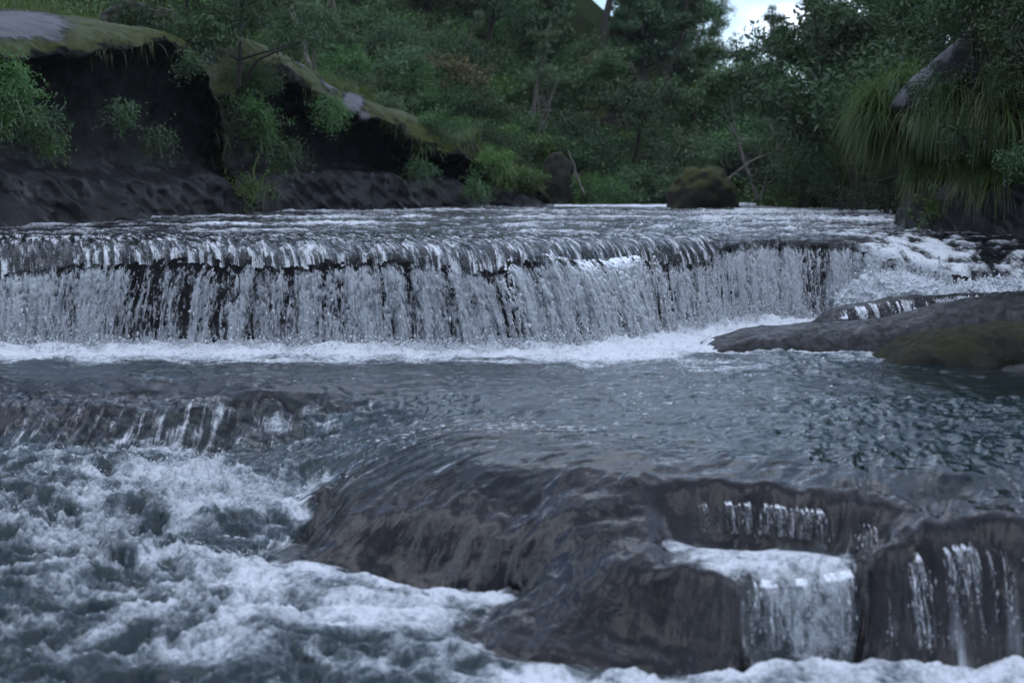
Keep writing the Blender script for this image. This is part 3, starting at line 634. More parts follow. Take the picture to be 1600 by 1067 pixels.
wf = tag(empty('waterfall', (0, 19.8, 0)), 'wide main waterfall, a broken white curtain pouring over the long dark ledge', 'waterfall')
def child(name, me, mat, root):
    o = obj(name, me, mat, root); o.matrix_parent_inverse = root.matrix_world.inverted() if False else o.matrix_parent_inverse
    o.location = -Vector(root.location); return o
me, c1 = curtain(300, 0.05, 0.02); child('water_sheet', me, M['curtain'], wf)
me, c2 = curtain(340, -0.06, -0.06); child('water_sheet', me, M['curtain'], wf)

def drops(P, size, stretch, rng=RNG):
    """irregular octahedral drops; stretch lengthens them along z"""
    n = len(P); r = size[:, None, None]
    base = np.array([[1, 0, 0], [0, 1, 0], [-1, 0, 0], [0, -1, 0], [0, 0, 1], [0, 0, -1]], float)
    V = base[None] * r * rng.uniform(.6, 1.4, (n, 6, 1)); V[:, :, 2] *= stretch[:, None]
    V += P[:, None]
    T = np.array([[0, 1, 4], [1, 2, 4], [2, 3, 4], [3, 0, 4], [1, 0, 5], [2, 1, 5], [3, 2, 5], [0, 3, 5]])
    return V.reshape(-1, 3), (T[None] + 6 * np.arange(n)[:, None, None]).reshape(-1, 3)
X, Y, Z, cov = c1
NDR = 12000
idx = RNG.choice(X.size, NDR, p=(lambda q: q / q.sum())(((np.clip(cov, -.1, 1) + .1) * np.linspace(.05, 1, X.shape[0])[:, None]).ravel() ** 2))
P = np.stack([X.ravel()[idx], Y.ravel()[idx], Z.ravel()[idx]], 1) + RNG.normal(0, 1, (NDR, 3)) * [.02, .05, .02]; P[:, 1] -= np.abs(RNG.normal(0, .06, NDR))
V, T = drops(P, RNG.gamma(2.2, .0022, NDR) + .002, RNG.uniform(1, 3.0, NDR))
child('droplets', mesh_np('droplets', V, T), M['spray'], wf)['kind'] = 'stuff'
# spray at the foot of the fall
n = 16000; sx = RNG.uniform(-8.8, 6.0, n); sy, _ = lip(sx); dens = np.interp(sx, sidex, DENS_V + .35)
k = RNG.uniform(0, .8, n) < dens; sx, sy = sx[k], sy[k]; n = len(sx)
P = np.stack([sx + RNG.normal(0, .05, n), sy - .45 + RNG.normal(0, .22, n), np.abs(RNG.normal(0, .10, n)) * np.interp(sx, [-8, 0, 1.5, 4, 6], [.7, .8, 1.6, 1.8, 1.5]) + .02], 1)
V, T = drops(P, RNG.gamma(2., .0035, n) + .003, RNG.uniform(.8, 1.5, n))
tag(obj('spray', mesh_np('spray', V, T), M['spray']), kind='stuff', label='white spray thrown up along the foot of the main fall')

V, T = drops(DROP_P, RNG.gamma(2., .0016, len(DROP_P)) + .0012, RNG.uniform(.7, 1.6, len(DROP_P)))
tag(obj('spray', mesh_np('spray', V, T), M['spray']), kind='stuff', label='drops tossed up by the churning water of the foreground rapids')
# heaps of froth where the side stream lands behind the right hand rocks
def froth_heap(name, spec, seed, label, rr=0.07, n=(150, 70)):
    V_ = []; Q_ = []; k0 = 0
    for (px, py, Yd, rx, ry, rz) in spec:
        x, y, z = atY(px, py, Yd)
        th = np.linspace(0, 2 * math.pi, n[0])[None]; ph = np.linspace(-.25, math.pi / 2, n[1])[:, None]
        D = np.stack([np.cos(th) * np.cos(ph), np.sin(th) * np.cos(ph), np.sin(ph) + 0 * th], -1)
        P = D * [rx, ry, rz] + [x, y, z]
        P = P + D * (rr * 1.6 * fbm3(P, 2.6, 3, seed)[..., None] + rr * .9 * (np.abs(fbm3(P, 7, 3, seed + 7)) * 2 - .5)[..., None] + rr * .3 * fbm3(P, 24, 2, seed + 9)[..., None])
        V_.append(P.reshape(-1, 3)); Q_.append(grid_quads(n[1], n[0]) + k0); k0 += P.size // 3
    V_ = np.concatenate(V_)
    o = tag(obj(name, mesh_np(name, V_, np.concatenate(Q_)), M['froth']), label, 'white water', kind='stuff')
    m = 2200; i = RNG.integers(0, len(V_), m); P = V_[i] + np.abs(RNG.normal(0, .05, (m, 3))) * [0, -1, 1] + RNG.normal(0, .03, (m, 3))
    Vd, Td = drops(P, RNG.gamma(2., .004, m) + .003, RNG.uniform(.8, 1.6, m))
    obj('droplets', mesh_np('droplets', Vd, Td), M['spray'], o)['kind'] = 'stuff'
froth_heap('splash', [(1400, 472, 22.0, .45, .4, .48), (1450, 476, 21.9, .55, .4, .36), (1360, 478, 22.0, .35, .35, .42), (1500, 478, 21.8, .55, .4, .30), (1330, 490, 22.0, .3, .3, .34)], 401, 'tall heap of white splashing water behind the rocks on the right bank', .09)
froth_heap('splash', [(1560, 462, 21.6, .5, .4, .18), (1620, 458, 21.6, .6, .4, .2)], 411, 'low white splash at the right edge above the long wet rock', .06)

# ------------------------------------------------------------------ rocks at the right of the pool
def ridge_rock(name, top, yfront, yback, zfoot, mat, label, n=(200, 60), seed=0, amp=.05, power=2.2, lean=.45):
    """a rock given by its skyline (px, py at the ridge), its front and back foot"""
    top = np.array([atY(a, b, d) for a, b, d in top])
    xs = np.linspace(top[0, 0], top[-1, 0], n[0]); zt = np.interp(xs, top[:, 0], top[:, 2])
    k = 9; zt = np.convolve(np.pad(zt, k, mode='edge'), np.ones(2 * k + 1) / (2 * k + 1), 'valid')
    zt = zfoot + (zt - zfoot) * np.clip((xs - xs[0]) / .22, 0, 1) ** .5
    v = np.linspace(0, 1, n[1])[:, None]
    yf = np.interp(xs, *zip(*yfront)) if hasattr(yfront, '__len__') else np.full_like(xs, yfront)
    yb = np.full_like(xs, yback)
    a = np.abs(np.where(v < lean, 1 - v / lean, (v - lean) / (1 - lean)))
    prof = (1 - a ** power) ** (1 / 1.6)
    ends = np.minimum(1, np.minimum((xs - xs[0]), (xs[-1] - xs)) / .12 + .05)
    Z = zfoot + (zt - zfoot) * prof + 0 * xs
    Y = yf + (yb - yf) * v
    P = np.stack([xs + 0 * v, Y, Z], -1)
    nn_ = fbm3(P, 1.4, 5, seed)
    P[..., 2] += amp * nn_ * prof ** .5; P[..., 1] += amp * 1.2 * fbm3(P, 2.2, 4, seed + 8) * (1 - .5 * prof)
    P[..., 2] += (amp * .4 * fbm3(P, 6, 4, seed + 15, .6) + amp * .5 * (np.abs(fbm3(P * [1, 2, 1], 2.5, 3, seed + 18)) - .3)) * prof ** .3
    return tag(obj(name, mesh_np(name, P, grid_quads(n[1], n[0])), M[mat]), label, 'rock')
ridge_rock('rock', [(1098, 545, 19.4), (1140, 526, 19.5), (1200, 514, 19.6), (1260, 508, 19.7), (1330, 505, 19.7), (1400, 500, 19.6), (1450, 482, 19.6), (1500, 468, 19.7), (1560, 458, 19.8), (1640, 452, 19.9), (1800, 450, 20)], [(2.6, 19.25), (4.2, 19.0), (5.3, 18.9), (9, 18.6)], 20.9, -.06, 'slab', 'long low wet grey rock tapering to a point beside the foamy foot of the fall', seed=501, lean=.4)
ridge_rock('rock', [(1275, 498, 21.1), (1310, 482, 21.1), (1360, 468, 21.2), (1420, 461, 21.2), (1500, 460, 21.2), (1580, 452, 21.2), (1750, 448, 21.3)], 20.7, 21.9, .1, 'slab', 'dark hump of rock with water spilling over it, behind the long wet rock', seed=521, lean=.4)
ridge_rock('boulder', [(1376, 562, 17.9), (1400, 540, 18.0), (1440, 520, 18.1), (1500, 508, 18.1), (1560, 503, 18.1), (1650, 500, 18.1), (1800, 505, 18.1)], 17.45, 18.9, -.06, 'mossrock', 'olive mossy boulder at the right edge, in front of the long wet rock', seed=541, amp=.10, power=2.6, lean=.35)
ridge_rock('stone', [(1555, 582, 16.9), (1580, 572, 17.0), (1610, 566, 17.0), (1680, 572, 17.0)], 16.7, 17.3, -.05, 'slab', 'small pale grey stone at the right edge of the pool below the mossy boulder', n=(60, 30), seed=561, amp=.03)
# thin water spilling over the dark hump, and the small cascades of the foreground
def veil(name, px0, px1, top, bottom, seed, label, nx, nt, dens=(.1, .1), catg='small waterfall', out=.06, beads=1500, fs=1.0):
    """a narrow broken curtain: top and bottom are (px, py, Y) lists"""
    tp = np.array([atY(*p) for p in top]); bt = np.array([atY(*p) for p in bottom])
    u = np.linspace(0, 1, nx); v = np.linspace(0, 1, nt)[:, None]
    def ev(A): s_ = np.linspace(0, 1, len(A)); return np.stack([np.interp(u, s_, A[:, i]) for i in range(3)], -1)
    A, B = ev(tp), ev(bt)
    X = A[:, 0] + (B[:, 0] - A[:, 0]) * v; Z = A[:, 2] + (B[:, 2] - A[:, 2]) * v ** 1.25; Y = A[:, 1] + (B[:, 1] - A[:, 1]) * v ** .6
    a = X * fs; b = Z * fs
    n1 = fbm2(a * 5, b * .8, 3, seed); n2 = fbm2(a * 20 + n1 * 1.2, b * .8, 4, seed + 5, .6); n3 = fbm2(a * 50 + n2, b * 3.5, 3, seed + 9)
    Y = Y - (out + .03 * n1 + .025 * n2 + .015 * n3) * sst(0, .12, v); X = X + .012 * n2
    cov = .6 * n1 + .6 * n2 + .3 * n3 + np.interp(u, np.linspace(0, 1, len(dens)), dens) - .3 * (1 - sst(0, .2, v)) - 1.0 * np.exp(-u / .05) - 1.0 * np.exp(-(1 - u) / .05)
    fo = np.clip(.16 + cov * .62, 0, 1)
    o = tag(empty(name, (float(X.mean()), float(Y.mean()), float(Z.min()))), label, catg)
    m = mesh_np('water_sheet', np.stack([X, Y, Z], -1), grid_quads(nt, nx, fmask(cov > -.02)), dict(foam=fo, depth=fo))
    child('water_sheet', m, M['curtain'], o)
    p = np.clip(cov + .1, 0, 1).ravel(); i = RNG.choice(p.size, beads, p=p / p.sum())
    P = np.stack([X.ravel()[i], Y.ravel()[i] - .02, Z.ravel()[i]], 1) + RNG.normal(0, .012, (beads, 3))
    Vd, Td = drops(P, RNG.gamma(2., .0010, beads) + .0008, RNG.uniform(2, 7, beads))
    child('droplets', mesh_np('droplets', Vd, Td), M['spray'], o)['kind'] = 'stuff'
veil('cascade', 0, 0, [(1300, 486, 20.95), (1380, 468, 20.95), (1480, 464, 20.95), (1560, 458, 20.9)], [(1300, 498, 20.5), (1380, 497, 20.5), (1480, 480, 20.5), (1560, 466, 20.5)], 611, 'thin water dribbling down the dark hump of rock at the right of the fall', 180, 30, (.12, .12))
veil('cascade', 0, 0, [(1062, 788, 10.44), (1120, 782, 10.40), (1200, 786, 10.30), (1290, 796, 10.13), (1345, 812, 10.0), (1385, 828, 9.85)], [(1058, 826, 10.32), (1120, 831, 10.3), (1200, 833, 10.2), (1290, 845, 10.0), (1345, 852, 9.88), (1385, 862, 9.72)], 621, 'row of thin glassy trickles falling into the small round basin', 420, 40, (.06, .1, .02, .12), out=.03, fs=1.8, beads=60)
veil('cascade', 0, 0, [(1150, 903, 9.36), (1200, 905, 9.36), (1260, 903, 9.38), (1335, 888, 9.42)], [(1150, 1010, 9.18), (1200, 1012, 9.15), (1260, 1010, 9.18), (1335, 1004, 9.2)], 631, 'white cascade spilling out of the small basin between the boulder and the block', 300, 130, (-.1, .12, .4, .65), out=.05, fs=1.3, beads=160)
veil('cascade', 0, 0, [(1345, 900, 9.40), (1400, 870, 9.46), (1480, 846, 9.5), (1600, 830, 9.5), (1750, 830, 9.5)], [(1345, 1006, 9.12), (1400, 1008, 9.12), (1480, 1010, 9.12), (1600, 1013, 9.1), (1750, 1013, 9.1)], 641, 'strands of water trickling down the front of the dark square rock block', 420, 140, (-.3, -.16, .04, -.08, .06), out=.03, fs=1.3, beads=160)

# ------------------------------------------------------------------ cliffs of the banks
def spl(t, pts):
    """Catmull-Rom through pts at parameters t in 0..1"""
    pts = np.asarray(pts, float); n = len(pts) - 1; x = np.clip(np.asarray(t) * n, 0, n - 1e-6); i = x.astype(int); f = x - i
    g = lambda k: pts[np.clip(k, 0, n)]
    f = f.reshape(-1, *([1] * (pts.ndim - 1)))
    a, b, cc, d = g(i - 1), g(i), g(i + 1), g(i + 2)
    return .5 * (2 * b + (cc - a) * f + (2 * a - 5 * b + 4 * cc - d) * f ** 2 + (3 * b - a - 3 * cc + d) * f ** 3)
def cliff(name, stations, n, mat, label, seed, amp=.34, nskirt=4, pale=None, catg='cliff', side=1.0):
    """stations: (X, Y) of the foot and a profile of (offset towards the river, height)"""
    foot = np.array([s[0] for s in stations], float); prof = np.array([s[1] for s in stations], float)
    u = np.linspace(0, 1, n[0]); v = np.linspace(0, 1, n[1])
    fp = spl(u, foot); d = np.gradient(fp, axis=0); d /= np.linalg.norm(d, axis=1)[:, None]
    nrm = np.stack([d[:, 1], -d[:, 0]], -1) * side
    pr = spl(u, prof)                                               # n0, k, 2
    pv = spl(v, np.swapaxes(pr, 0, 1)); pv = np.swapaxes(pv, 0, 1)  # n0, n1, 2
    P = np.zeros((*pv.shape[:2], 3))
    P[..., :2] = fp[:, None] + nrm[:, None] * pv[..., :1]; P[..., 2] = 1.5 + pv[..., 1]
    q = P * [1, 1, .75]
    dn = amp * fbm3(q, .55, 5, seed, .5) + amp * .35 * fbm3(P * [1, 1, 2.2], 1.3, 4, seed + 9)
    P[..., :2] += nrm[:, None] * dn[..., None]; P[..., 2] += .5 * amp * fbm3(q, .7, 4, seed + 20) * sst(.2, .6, v)[None]
    k = prof.shape[1] - 1
    skirt = np.tile(1 - sst((nskirt - .6) / k, (nskirt + .6) / k, v), (n[0], 1))
    pl = np.zeros(P.shape[:2])
    for (px, py, r, s_) in pale or ():
        pxg = 800 + FPX * P[..., 0] / P[..., 1]; pyg = 305 - FPX * (P[..., 2] - CAMZ) / P[..., 1]
        pl = np.maximum(pl, s_ * np.exp(-(((pxg - px) / r[0]) ** 2 + ((pyg - py) / r[1]) ** 2)))
    L = np.r_[0, np.cumsum(np.linalg.norm(np.diff(fp, axis=0), axis=1))][:, None]
    rib = ridge2(L * .42 + P[..., 2] * .55, L * .1 + 0 * P[..., 2], 4, seed + 31) - .5
    P[..., :2] += nrm[:, None] * (rib * .38 * skirt)[..., None]
    topm = np.tile(sst(6.6 / k, 7.6 / k, v), (n[0], 1))
    me = mesh_np(name, P, grid_quads(n[0], n[1])[:, ::-1], dict(skirt=skirt, pale=pl, top=topm))
    return tag(obj(name, me, M[mat]), label, catg), P
def zat(py, Y): return CAMZ + (305 - py) * Y / FPX - 1.5
def foot(px, Y): return ((px - 800) * Y / FPX, Y)
def prof(Y, skirt_py, lip_py, top_py, back=9.0, under=.6, over=.45, sk=.7):
    zs, zl, zt = zat(skirt_py, Y), zat(lip_py - 4, Y), zat(top_py - 24, Y)
    return [(.5, -.6), (0, -.05), (-.35 * sk, zs * .45), (-.8 * sk, zs), (-sk - under * .7, zs + .15 * (zl - zs)), (-sk - under, zs + .5 * (zl - zs)), (-sk - under * .6, zs + .85 * (zl - zs)),
            (-sk + over - .25, zl - .05), (-sk + over, zl + .12), (-sk + over - .45, zl + .55 * (zt - zl) + .1), (-sk - .9, zt), (-sk - 2.6, zt + .25), (-back, zt + .9)]
cl1, P1 = cliff('cliff', [(foot(-330, 22), prof(22, 246, 60, 10)), (foot(-120, 24.5), prof(24.5, 235, 70, 20)), (foot(40, 27), prof(27, 266, 110, 32, over=.2)), (foot(140, 29.5), prof(29.5, 278, 100, 52)), (foot(240, 32), prof(32, 284, 84, 60)), (foot(310, 34), prof(34, 286, 92, 68)),
                          (foot(360, 35.5), prof(35.5, 275, 150, 105, over=.3)), (foot(392, 37), prof(37.3, 290, 235, 190, back=5, under=.5, over=.1)), (foot(405, 39), prof(39, 318, 300, 290, back=3, under=.2, over=.0))],
                (300, 130), 'cliff', 'tall overhanging black cliff with a mossy rounded top on the left bank', 701, pale=[(40, 45, (80, 22), 1.3), (95, 62, (30, 14), .7), (75, 190, (22, 18), .6), (40, 300, (60, 40), .5), (240, 150, (10, 10), .0)])
cl2, P2 = cliff('cliff', [(foot(330, 39), prof(39, 300, 200, 150, under=.4)), (foot(385, 39.5), prof(39.5, 280, 150, 105)), (foot(440, 40.5), prof(40.5, 275, 120, 82)), (foot(500, 42), prof(42, 272, 150, 105, under=.8)), (foot(560, 43.5), prof(43.5, 270, 185, 148, under=.9)), (foot(615, 45), prof(45, 272, 200, 172, under=.8)),
                          (foot(648, 46), prof(46, 278, 222, 192, under=.9)), (foot(668, 47.5), prof(47.5, 300, 270, 250, back=5, under=.5, over=.1)), (foot(672, 49), prof(49, 322, 312, 305, back=3, under=.2, over=0))],
                (260, 120), 'cliff', 'undercut dark cliff with bare grey rock down its back, middle of the left bank', 731, pale=[(490, 95, (26, 16), 1.1), (525, 125, (22, 20), 1.1), (555, 160, (18, 20), 1.1), (572, 185, (12, 12), .8)])
cl3, P3 = cliff('cliff', [(foot(620, 49), prof(49, 285, 240, 200, under=.8)), (foot(665, 49.5), prof(49.5, 280, 235, 200)), (foot(705, 50), prof(50, 280, 248, 218)), (foot(738, 50.5), prof(50.5, 285, 256, 240)), (foot(752, 51.5), prof(51.5, 305, 290, 280, back=4, under=.4, over=.1)), (foot(760, 53), prof(53, 325, 318, 312, back=3, under=.2, over=0))],
                (150, 90), 'cliff', 'small dark cliff with a sloping slab roof, last and lowest overhang of the left bank', 761)
cl4, P4 = cliff('rock_bank', [(foot(700, 53), prof(53, 300, 275, 240, under=.2, over=0)), (foot(760, 53), prof(53, 295, 265, 238, under=.3, over=.1)), (foot(810, 54), prof(54, 300, 280, 262, under=.2, over=0)), (foot(850, 55), prof(55, 308, 292, 285, under=.2, over=0)), (foot(876, 56), prof(56, 318, 310, 305, under=.1, over=0, back=4)), (foot(884, 58), prof(58, 326, 322, 318, under=.05, over=0, back=3))],
                (120, 70), 'bank', 'low brown rock bank at the water, right of the small dark cliff', 781, catg='bank')
cl5, P5 = cliff('grassy_cliff', [(foot(1405, 30), prof(30, 320, 300, 285, back=3, under=.2, over=0, sk=.4)), (foot(1398, 28.5), prof(28.5, 290, 215, 170, back=4, under=.5, over=.3, sk=.4)), (foot(1402, 27.2), prof(27.2, 280, 185, 125, under=.7, over=.6, sk=.4)), (foot(1440, 26.2), prof(26.2, 280, 178, 70, under=.9, over=.7, sk=.4)), (foot(1500, 25.4), prof(25.4, 282, 185, 5, under=.9, over=.6, sk=.4)), (foot(1580, 24.6), prof(24.6, 290, 185, -60, under=.9, over=.6, sk=.4)), (foot(1700, 23.8), prof(23.8, 290, 185, -110, under=.9, over=.6, sk=.4)), (foot(1900, 23), prof(23, 290, 185, -140, sk=.4))],
                 (240, 120), 'bank', 'overhanging rock of the right bank buried in long hanging grass', 801, amp=.15, side=1.0, pale=[(1390, 155, (26, 30), 1.), (1425, 115, (26, 32), 1.), (1460, 75, (26, 32), 1.), (1495, 35, (26, 32), 1.)])

# ------------------------------------------------------------------ hillside behind
hx = np.linspace(-60, 70, 150); hy = np.linspace(40, 190, 130)
HX, HY = np.meshgrid(hx, hy)
def hill_z(X, Y):
    X = np.asarray(X, float); Y = np.asarray(Y, float)
    shore = np.interp(X, [-60, -14, -8, -3, 2, 6, 8.5, 10, 11.5, 13, 20, 70], [30, 32, 44, 50, 57, 60, 58, 51, 44, 39, 33, 30])
    d = np.maximum(Y - shore, 0)
    gapc = X / Y                                                   # the valley the river comes from
    slope = np.interp(gapc, [-.5, -.2, .05, .10, .17, .22, .4], [.30, .28, .26, .17, .07, .10, .2])
    z = 1.35 + np.minimum(d, 3) * .18 + slope * np.maximum(d - 2, 0) * (1 + .25 * np.exp(-d / 30))
    z = np.where(d > 70, z - (d - 70) * slope * .6, z)
    return np.where(Y < shore, 1.0, z) + 0.5 * fbm2(X * .12, Y * .12, 3, 901) * sst(0, 8, d)
HZ = hill_z(HX, HY)
me = mesh_np('hillside', np.stack([HX, HY, HZ], -1), grid_quads(130, 150)); tag(obj('hillside', me, M['soil']), kind='structure')
ra = np.linspace(-2.62, 2.62, 150)[None] + math.pi * 1.5; rd_ = np.array([34, 40, 48, 60, 75, 95, 130, 180, 240.])[:, None]      # unseen valley sides downstream, added to darken low reflections
rh = np.array([-1.7, 2, 7, 14, 21, 28, 36, 40, 36.])[:, None] * (0.9 + .25 * fbm2(ra * 2.2, rd_ * .02, 3, 951)) + 1.2 * fbm2(ra * 14, rd_ * .15, 3, 955)
VX, VY = np.cos(ra) * rd_, np.sin(ra) * rd_ + 5
ok = ~((VY > 0) & (np.abs(VX) < .5 * VY + 26))
me = mesh_np('hills', np.stack([VX, VY, rh], -1), grid_quads(9, 150, fmask(ok))); tag(obj('hills', me, M['soil']), kind='structure')
gx = np.linspace(-260, 260, 40); gy2 = np.linspace(-260, 298, 60); QX, QY = np.meshgrid(gx, gy2)
me = mesh_np('ground', np.stack([QX, QY, np.full_like(QX, -1.6)], -1), grid_quads(60, 40)); tag(obj('ground', me, M['soil']), kind='structure')

# low weirs and the boulder at the head of the reach
def weir(px0, px1, py, Y, label, seed):
    x0, _, z = atY(px0, py, Y); x1 = atY(px1, py, Y)[0]
    nx, pr = 160, [(1.6, .0), (.8, .02), (.25, .0), (.05, -.05), (0, -.14), (-.02, -.30), (-.05, -.6)]
    X = np.linspace(x0, x1, nx)
    P = np.array([[(a, Y + d + .08 * math.sin(a * 1.3), z + h) for a in X] for d, h in pr])
    P[..., 2] += .03 * fbm3(P, 1.2, 3, seed); P[..., 1] += .06 * fbm3(P, 2, 3, seed + 2)
    f = np.clip(.05 + .6 * fbm2(P[..., 0] * 3, P[..., 2] * 1.5, 3, seed) - .2 * (P[..., 1] > Y + .2), 0, 1)
    tag(obj('weir', mesh_np('weir', P, grid_quads(len(pr), nx), dict(foam=f, depth=np.full(f.shape, .3))), M['upper']), label, 'weir')
weir(866, 1072, 320, 53, 'low rock weir with white water on it, left of the mossy boulder upstream', 921)
weir(1128, 1420, 317, 56, 'low smooth rock weir between the mossy boulder upstream and the right bank', 927)
weir(1150, 1440, 326, 46, 'long low step in the river just before the smooth weir', 933)
def boulder(name, px, py_top, py_bot, Y, wpx, mat, label, seed, depth=.8):
    x, _, zt = atY(px, py_top, Y); zb = atY(px, py_bot, Y)[2]; r = wpx * Y / FPX / 2; h = zt - zb
    th = np.linspace(0, 2 * math.pi, 64)[None]; ph = np.linspace(-.5, math.pi / 2, 34)[:, None]
    sg = lambda q, e: np.sign(q) * np.abs(q) ** e
    D = np.stack([sg(np.cos(th), .9) * sg(np.cos(ph), .85), sg(np.sin(th), .9) * sg(np.cos(ph), .85), sg(np.sin(ph), .95) + 0 * th], -1)
    P = D * [r, r * depth, h] + [x, Y, zb]
    P = P + D * (.30 * r * fbm3(P, .9 / r, 4, seed) + .10 * r * (np.abs(fbm3(P, 2.5 / r, 3, seed + 5)) - .3))[..., None]
    return tag(obj(name, mesh_np(name, P, grid_quads(34, 64)), M[mat]), label, 'boulder')
boulder('boulder', 1098, 258, 332, 51, 108, 'mosscap', 'big round brown boulder with a mossy cap standing in the river upstream', 941)
boulder('boulder', 945, 80, 112, 82, 100, 'mosscap', 'flat mossy boulder high on the wooded hillside', 943)
boulder('boulder', 940, 152, 195, 72, 95, 'mosscap', 'bare brown boulder half way up the hillside among shrubs', 945)
boulder('boulder', 985, 20, 48, 90, 60, 'mosscap', 'topmost small boulder on the hillside near the upper picture edge', 947)
boulder('boulder', 870, 238, 300, 58, 50, 'mossrock', 'dark grey boulder by the pale leaning trunk at the water', 949)
boulder('boulder', 215, 6, 32, 44, 120, 'mossrock', 'flat dark boulder in the grass behind the tall left cliff', 953)

# ------------------------------------------------------------------ vegetation: one prototype of each kind, then copies
def limb(p0, d, L, r0, r1, bend=.25, n=6, rng=random):
    p = np.array(p0, float); d = np.array(d, float); d /= np.linalg.norm(d); out = [p.copy()]
    for k in range(n):
        d = d + np.array([rng.gauss(0, bend), rng.gauss(0, bend), rng.gauss(0, bend * .6) + .04]) * .5; d /= np.linalg.norm(d)
        p = p + d * L / n; out.append(p.copy())
    return np.array(out), np.linspace(r0, r1, n + 1)
def make_tree(kind, H, crownw, nleaf, leafsize, leafmat, barkmat, seed, clump=.55, low=.25):
    rr = random.Random(seed); rg = np.random.default_rng(seed)
    parts = []; tips = []
    nst = {'tree': 1, 'shrub': 5, 'tall': 1, 'bare': 3}[kind]
    for s in range(nst):
        d0 = (rr.gauss(0, .06), rr.gauss(0, .06), 1) if nst == 1 else (rr.gauss(0, .45), rr.gauss(0, .45), 1)
        r = H * .022 if nst == 1 else H * .014
        pl, rd = limb((rr.gauss(0, .02) * H * (nst > 1), rr.gauss(0, .02) * H * (nst > 1), -.3), d0, H * rr.uniform(.8, .95), r, r * .2, .16, 9, rr)
        parts.append(tube(pl, rd, 7))
        for k in range(10 if nst == 1 else 5):
            i = rr.randint(2 if kind != 'tall' else 3, 8); f = i / 9
            if f < low: continue
            az = rr.uniform(0, 6.28); wl = crownw * .5 * (1 - .5 * f if kind == 'tall' else math.sin(min(1, .35 + f * .6) * 2.6) + .15) * rr.uniform(.6, 1.05)
            lb, lr = limb(pl[i], (math.cos(az), math.sin(az), rr.uniform(.1, .7)), max(wl, .3), rd[i] * .55, rd[i] * .1, .22, 5, rr)
            parts.append(tube(lb, lr, 5))
            tips += [lb[-1], lb[3], lb[4]]
            for q in range(3):
                j = rr.randint(2, 5); tw, tr = limb(lb[j], (rr.gauss(0, 1), rr.gauss(0, 1), rr.uniform(-.1, .9)), wl * .45, lr[j] * .6, lr[j] * .12, .25, 4, rr)
                parts.append(tube(tw, tr, 4)); tips += [tw[-1], tw[2]]
        tips += [pl[-1], pl[-2]]
    tV, tQ, tA = cat_mesh(parts)
    trunk = mesh_np('trunk', tV, tQ, dict(v=tA)); trunk.materials.append(M[barkmat])
    crown = None
    if nleaf:
        tips = np.array(tips); ti = rg.integers(0, len(tips), nleaf); per = rg.uniform(.6, 1.3, len(tips))
        r = (clump * crownw * .22 * per[ti])[:, None]
        off = rg.normal(0, 1, (nleaf, 3)) * [1, 1, .6]; off = off / (np.linalg.norm(off, axis=1)[:, None] + .01) * rg.uniform(0, 1, (nleaf, 1)) ** .45
        cen = tips[ti] + off * r
        leafsize = leafsize * rg.uniform(.6, 1.5, len(tips))[ti]
        nrm = off * .7 + rg.normal(0, .6, (nleaf, 3)) + [0, 0, .7]
        V, Q, A = leaves(cen, nrm, leafsize, 2.3, rg)
        crown = mesh_np('crown', V, Q, dict(v=A), smooth=False); crown.materials.append(M[leafmat])
    return trunk, crown
PROTO = {}
def proto(key, *a, **k): PROTO[key] = make_tree(*a, **k)
proto('broad_a', 'tree', 8, 6.0, 9000, .20, 'leaf_dark', 'bark', 11)
proto('broad_b', 'tree', 7, 5.5, 9000, .18, 'leaf_mid', 'bark', 12)
proto('broad_c', 'tree', 9, 5.0, 9000, .20, 'leaf_dark', 'bark', 13, clump=.7)
proto('tall_a', 'tall', 11, 4.2, 8000, .20, 'leaf_dark', 'bark', 14, clump=.7, low=.3)
proto('tall_b', 'tall', 10, 3.4, 7000, .18, 'leaf_mid', 'pale_bark', 15, clump=.7, low=.35)
proto('shrub_a', 'shrub', 2.6, 3.0, 5000, .13, 'leaf_mid', 'bark', 16, clump=.8, low=.0)
proto('shrub_b', 'shrub', 2.2, 2.6, 4500, .13, 'leaf_light', 'bark', 17, clump=.8, low=.0)
proto('shrub_c', 'shrub', 3.2, 3.0, 5000, .14, 'leaf_grey', 'bark', 18, clump=.75, low=.0)
proto('shrub_d', 'shrub', 3.0, 3.4, 5500, .13, 'leaf_dark', 'bark', 19, clump=.85, low=.0)
proto('shrub_y', 'shrub', 2.6, 2.4, 3000, .16, 'leaf_yellow', 'bark', 20, clump=.6, low=.2)
proto('near_tree', 'tree', 3.6, 4.6, 14000, .12, 'leaf_dark', 'bark', 21, clump=.6, low=.15)
proto('broad_d', 'tree', 8, 5.5, 5000, .30, 'leaf_mid', 'pale_bark', 31, clump=.8)
proto('tall_c', 'tall', 11, 4.0, 12000, .13, 'leaf_dark', 'bark', 32, clump=.55, low=.2)
proto('bare', 'bare', 5.5, 2.6, 0, 0, None, 'pale_bark', 22)
proto('thin', 'tall', 7, 2.4, 1800, .15, 'leaf_grey', 'pale_bark', 23, clump=.6, low=.45)
def plant(key, x, y, z, sc, label, group=None, cat='tree', name=None):
    tr, cr = PROTO[key]
    e = empty(name or ('shrub' if key.startswith('shrub') else 'tree'), (x, y, z), random.uniform(0, 6.28), sc)
    e.scale = (sc * random.uniform(.9, 1.12), sc * random.uniform(.9, 1.12), sc * random.uniform(.88, 1.12))
    obj('trunk', tr, None, e)
    if cr: obj('crown', cr, None, e)
    tag(e, label, cat, group)
    return e
WHERE_X = [(120, 'at the far left'), (330, 'behind the tall left cliff'), (520, 'above the undercut cliff'), (680, 'above the small dark cliff'), (860, 'above the low rock bank'), (1010, 'left of the mossy boulder upstream'), (1150, 'straight above the mossy boulder upstream'), (1330, 'behind the smooth weir'), (1700, 'behind the grassy right bank')]
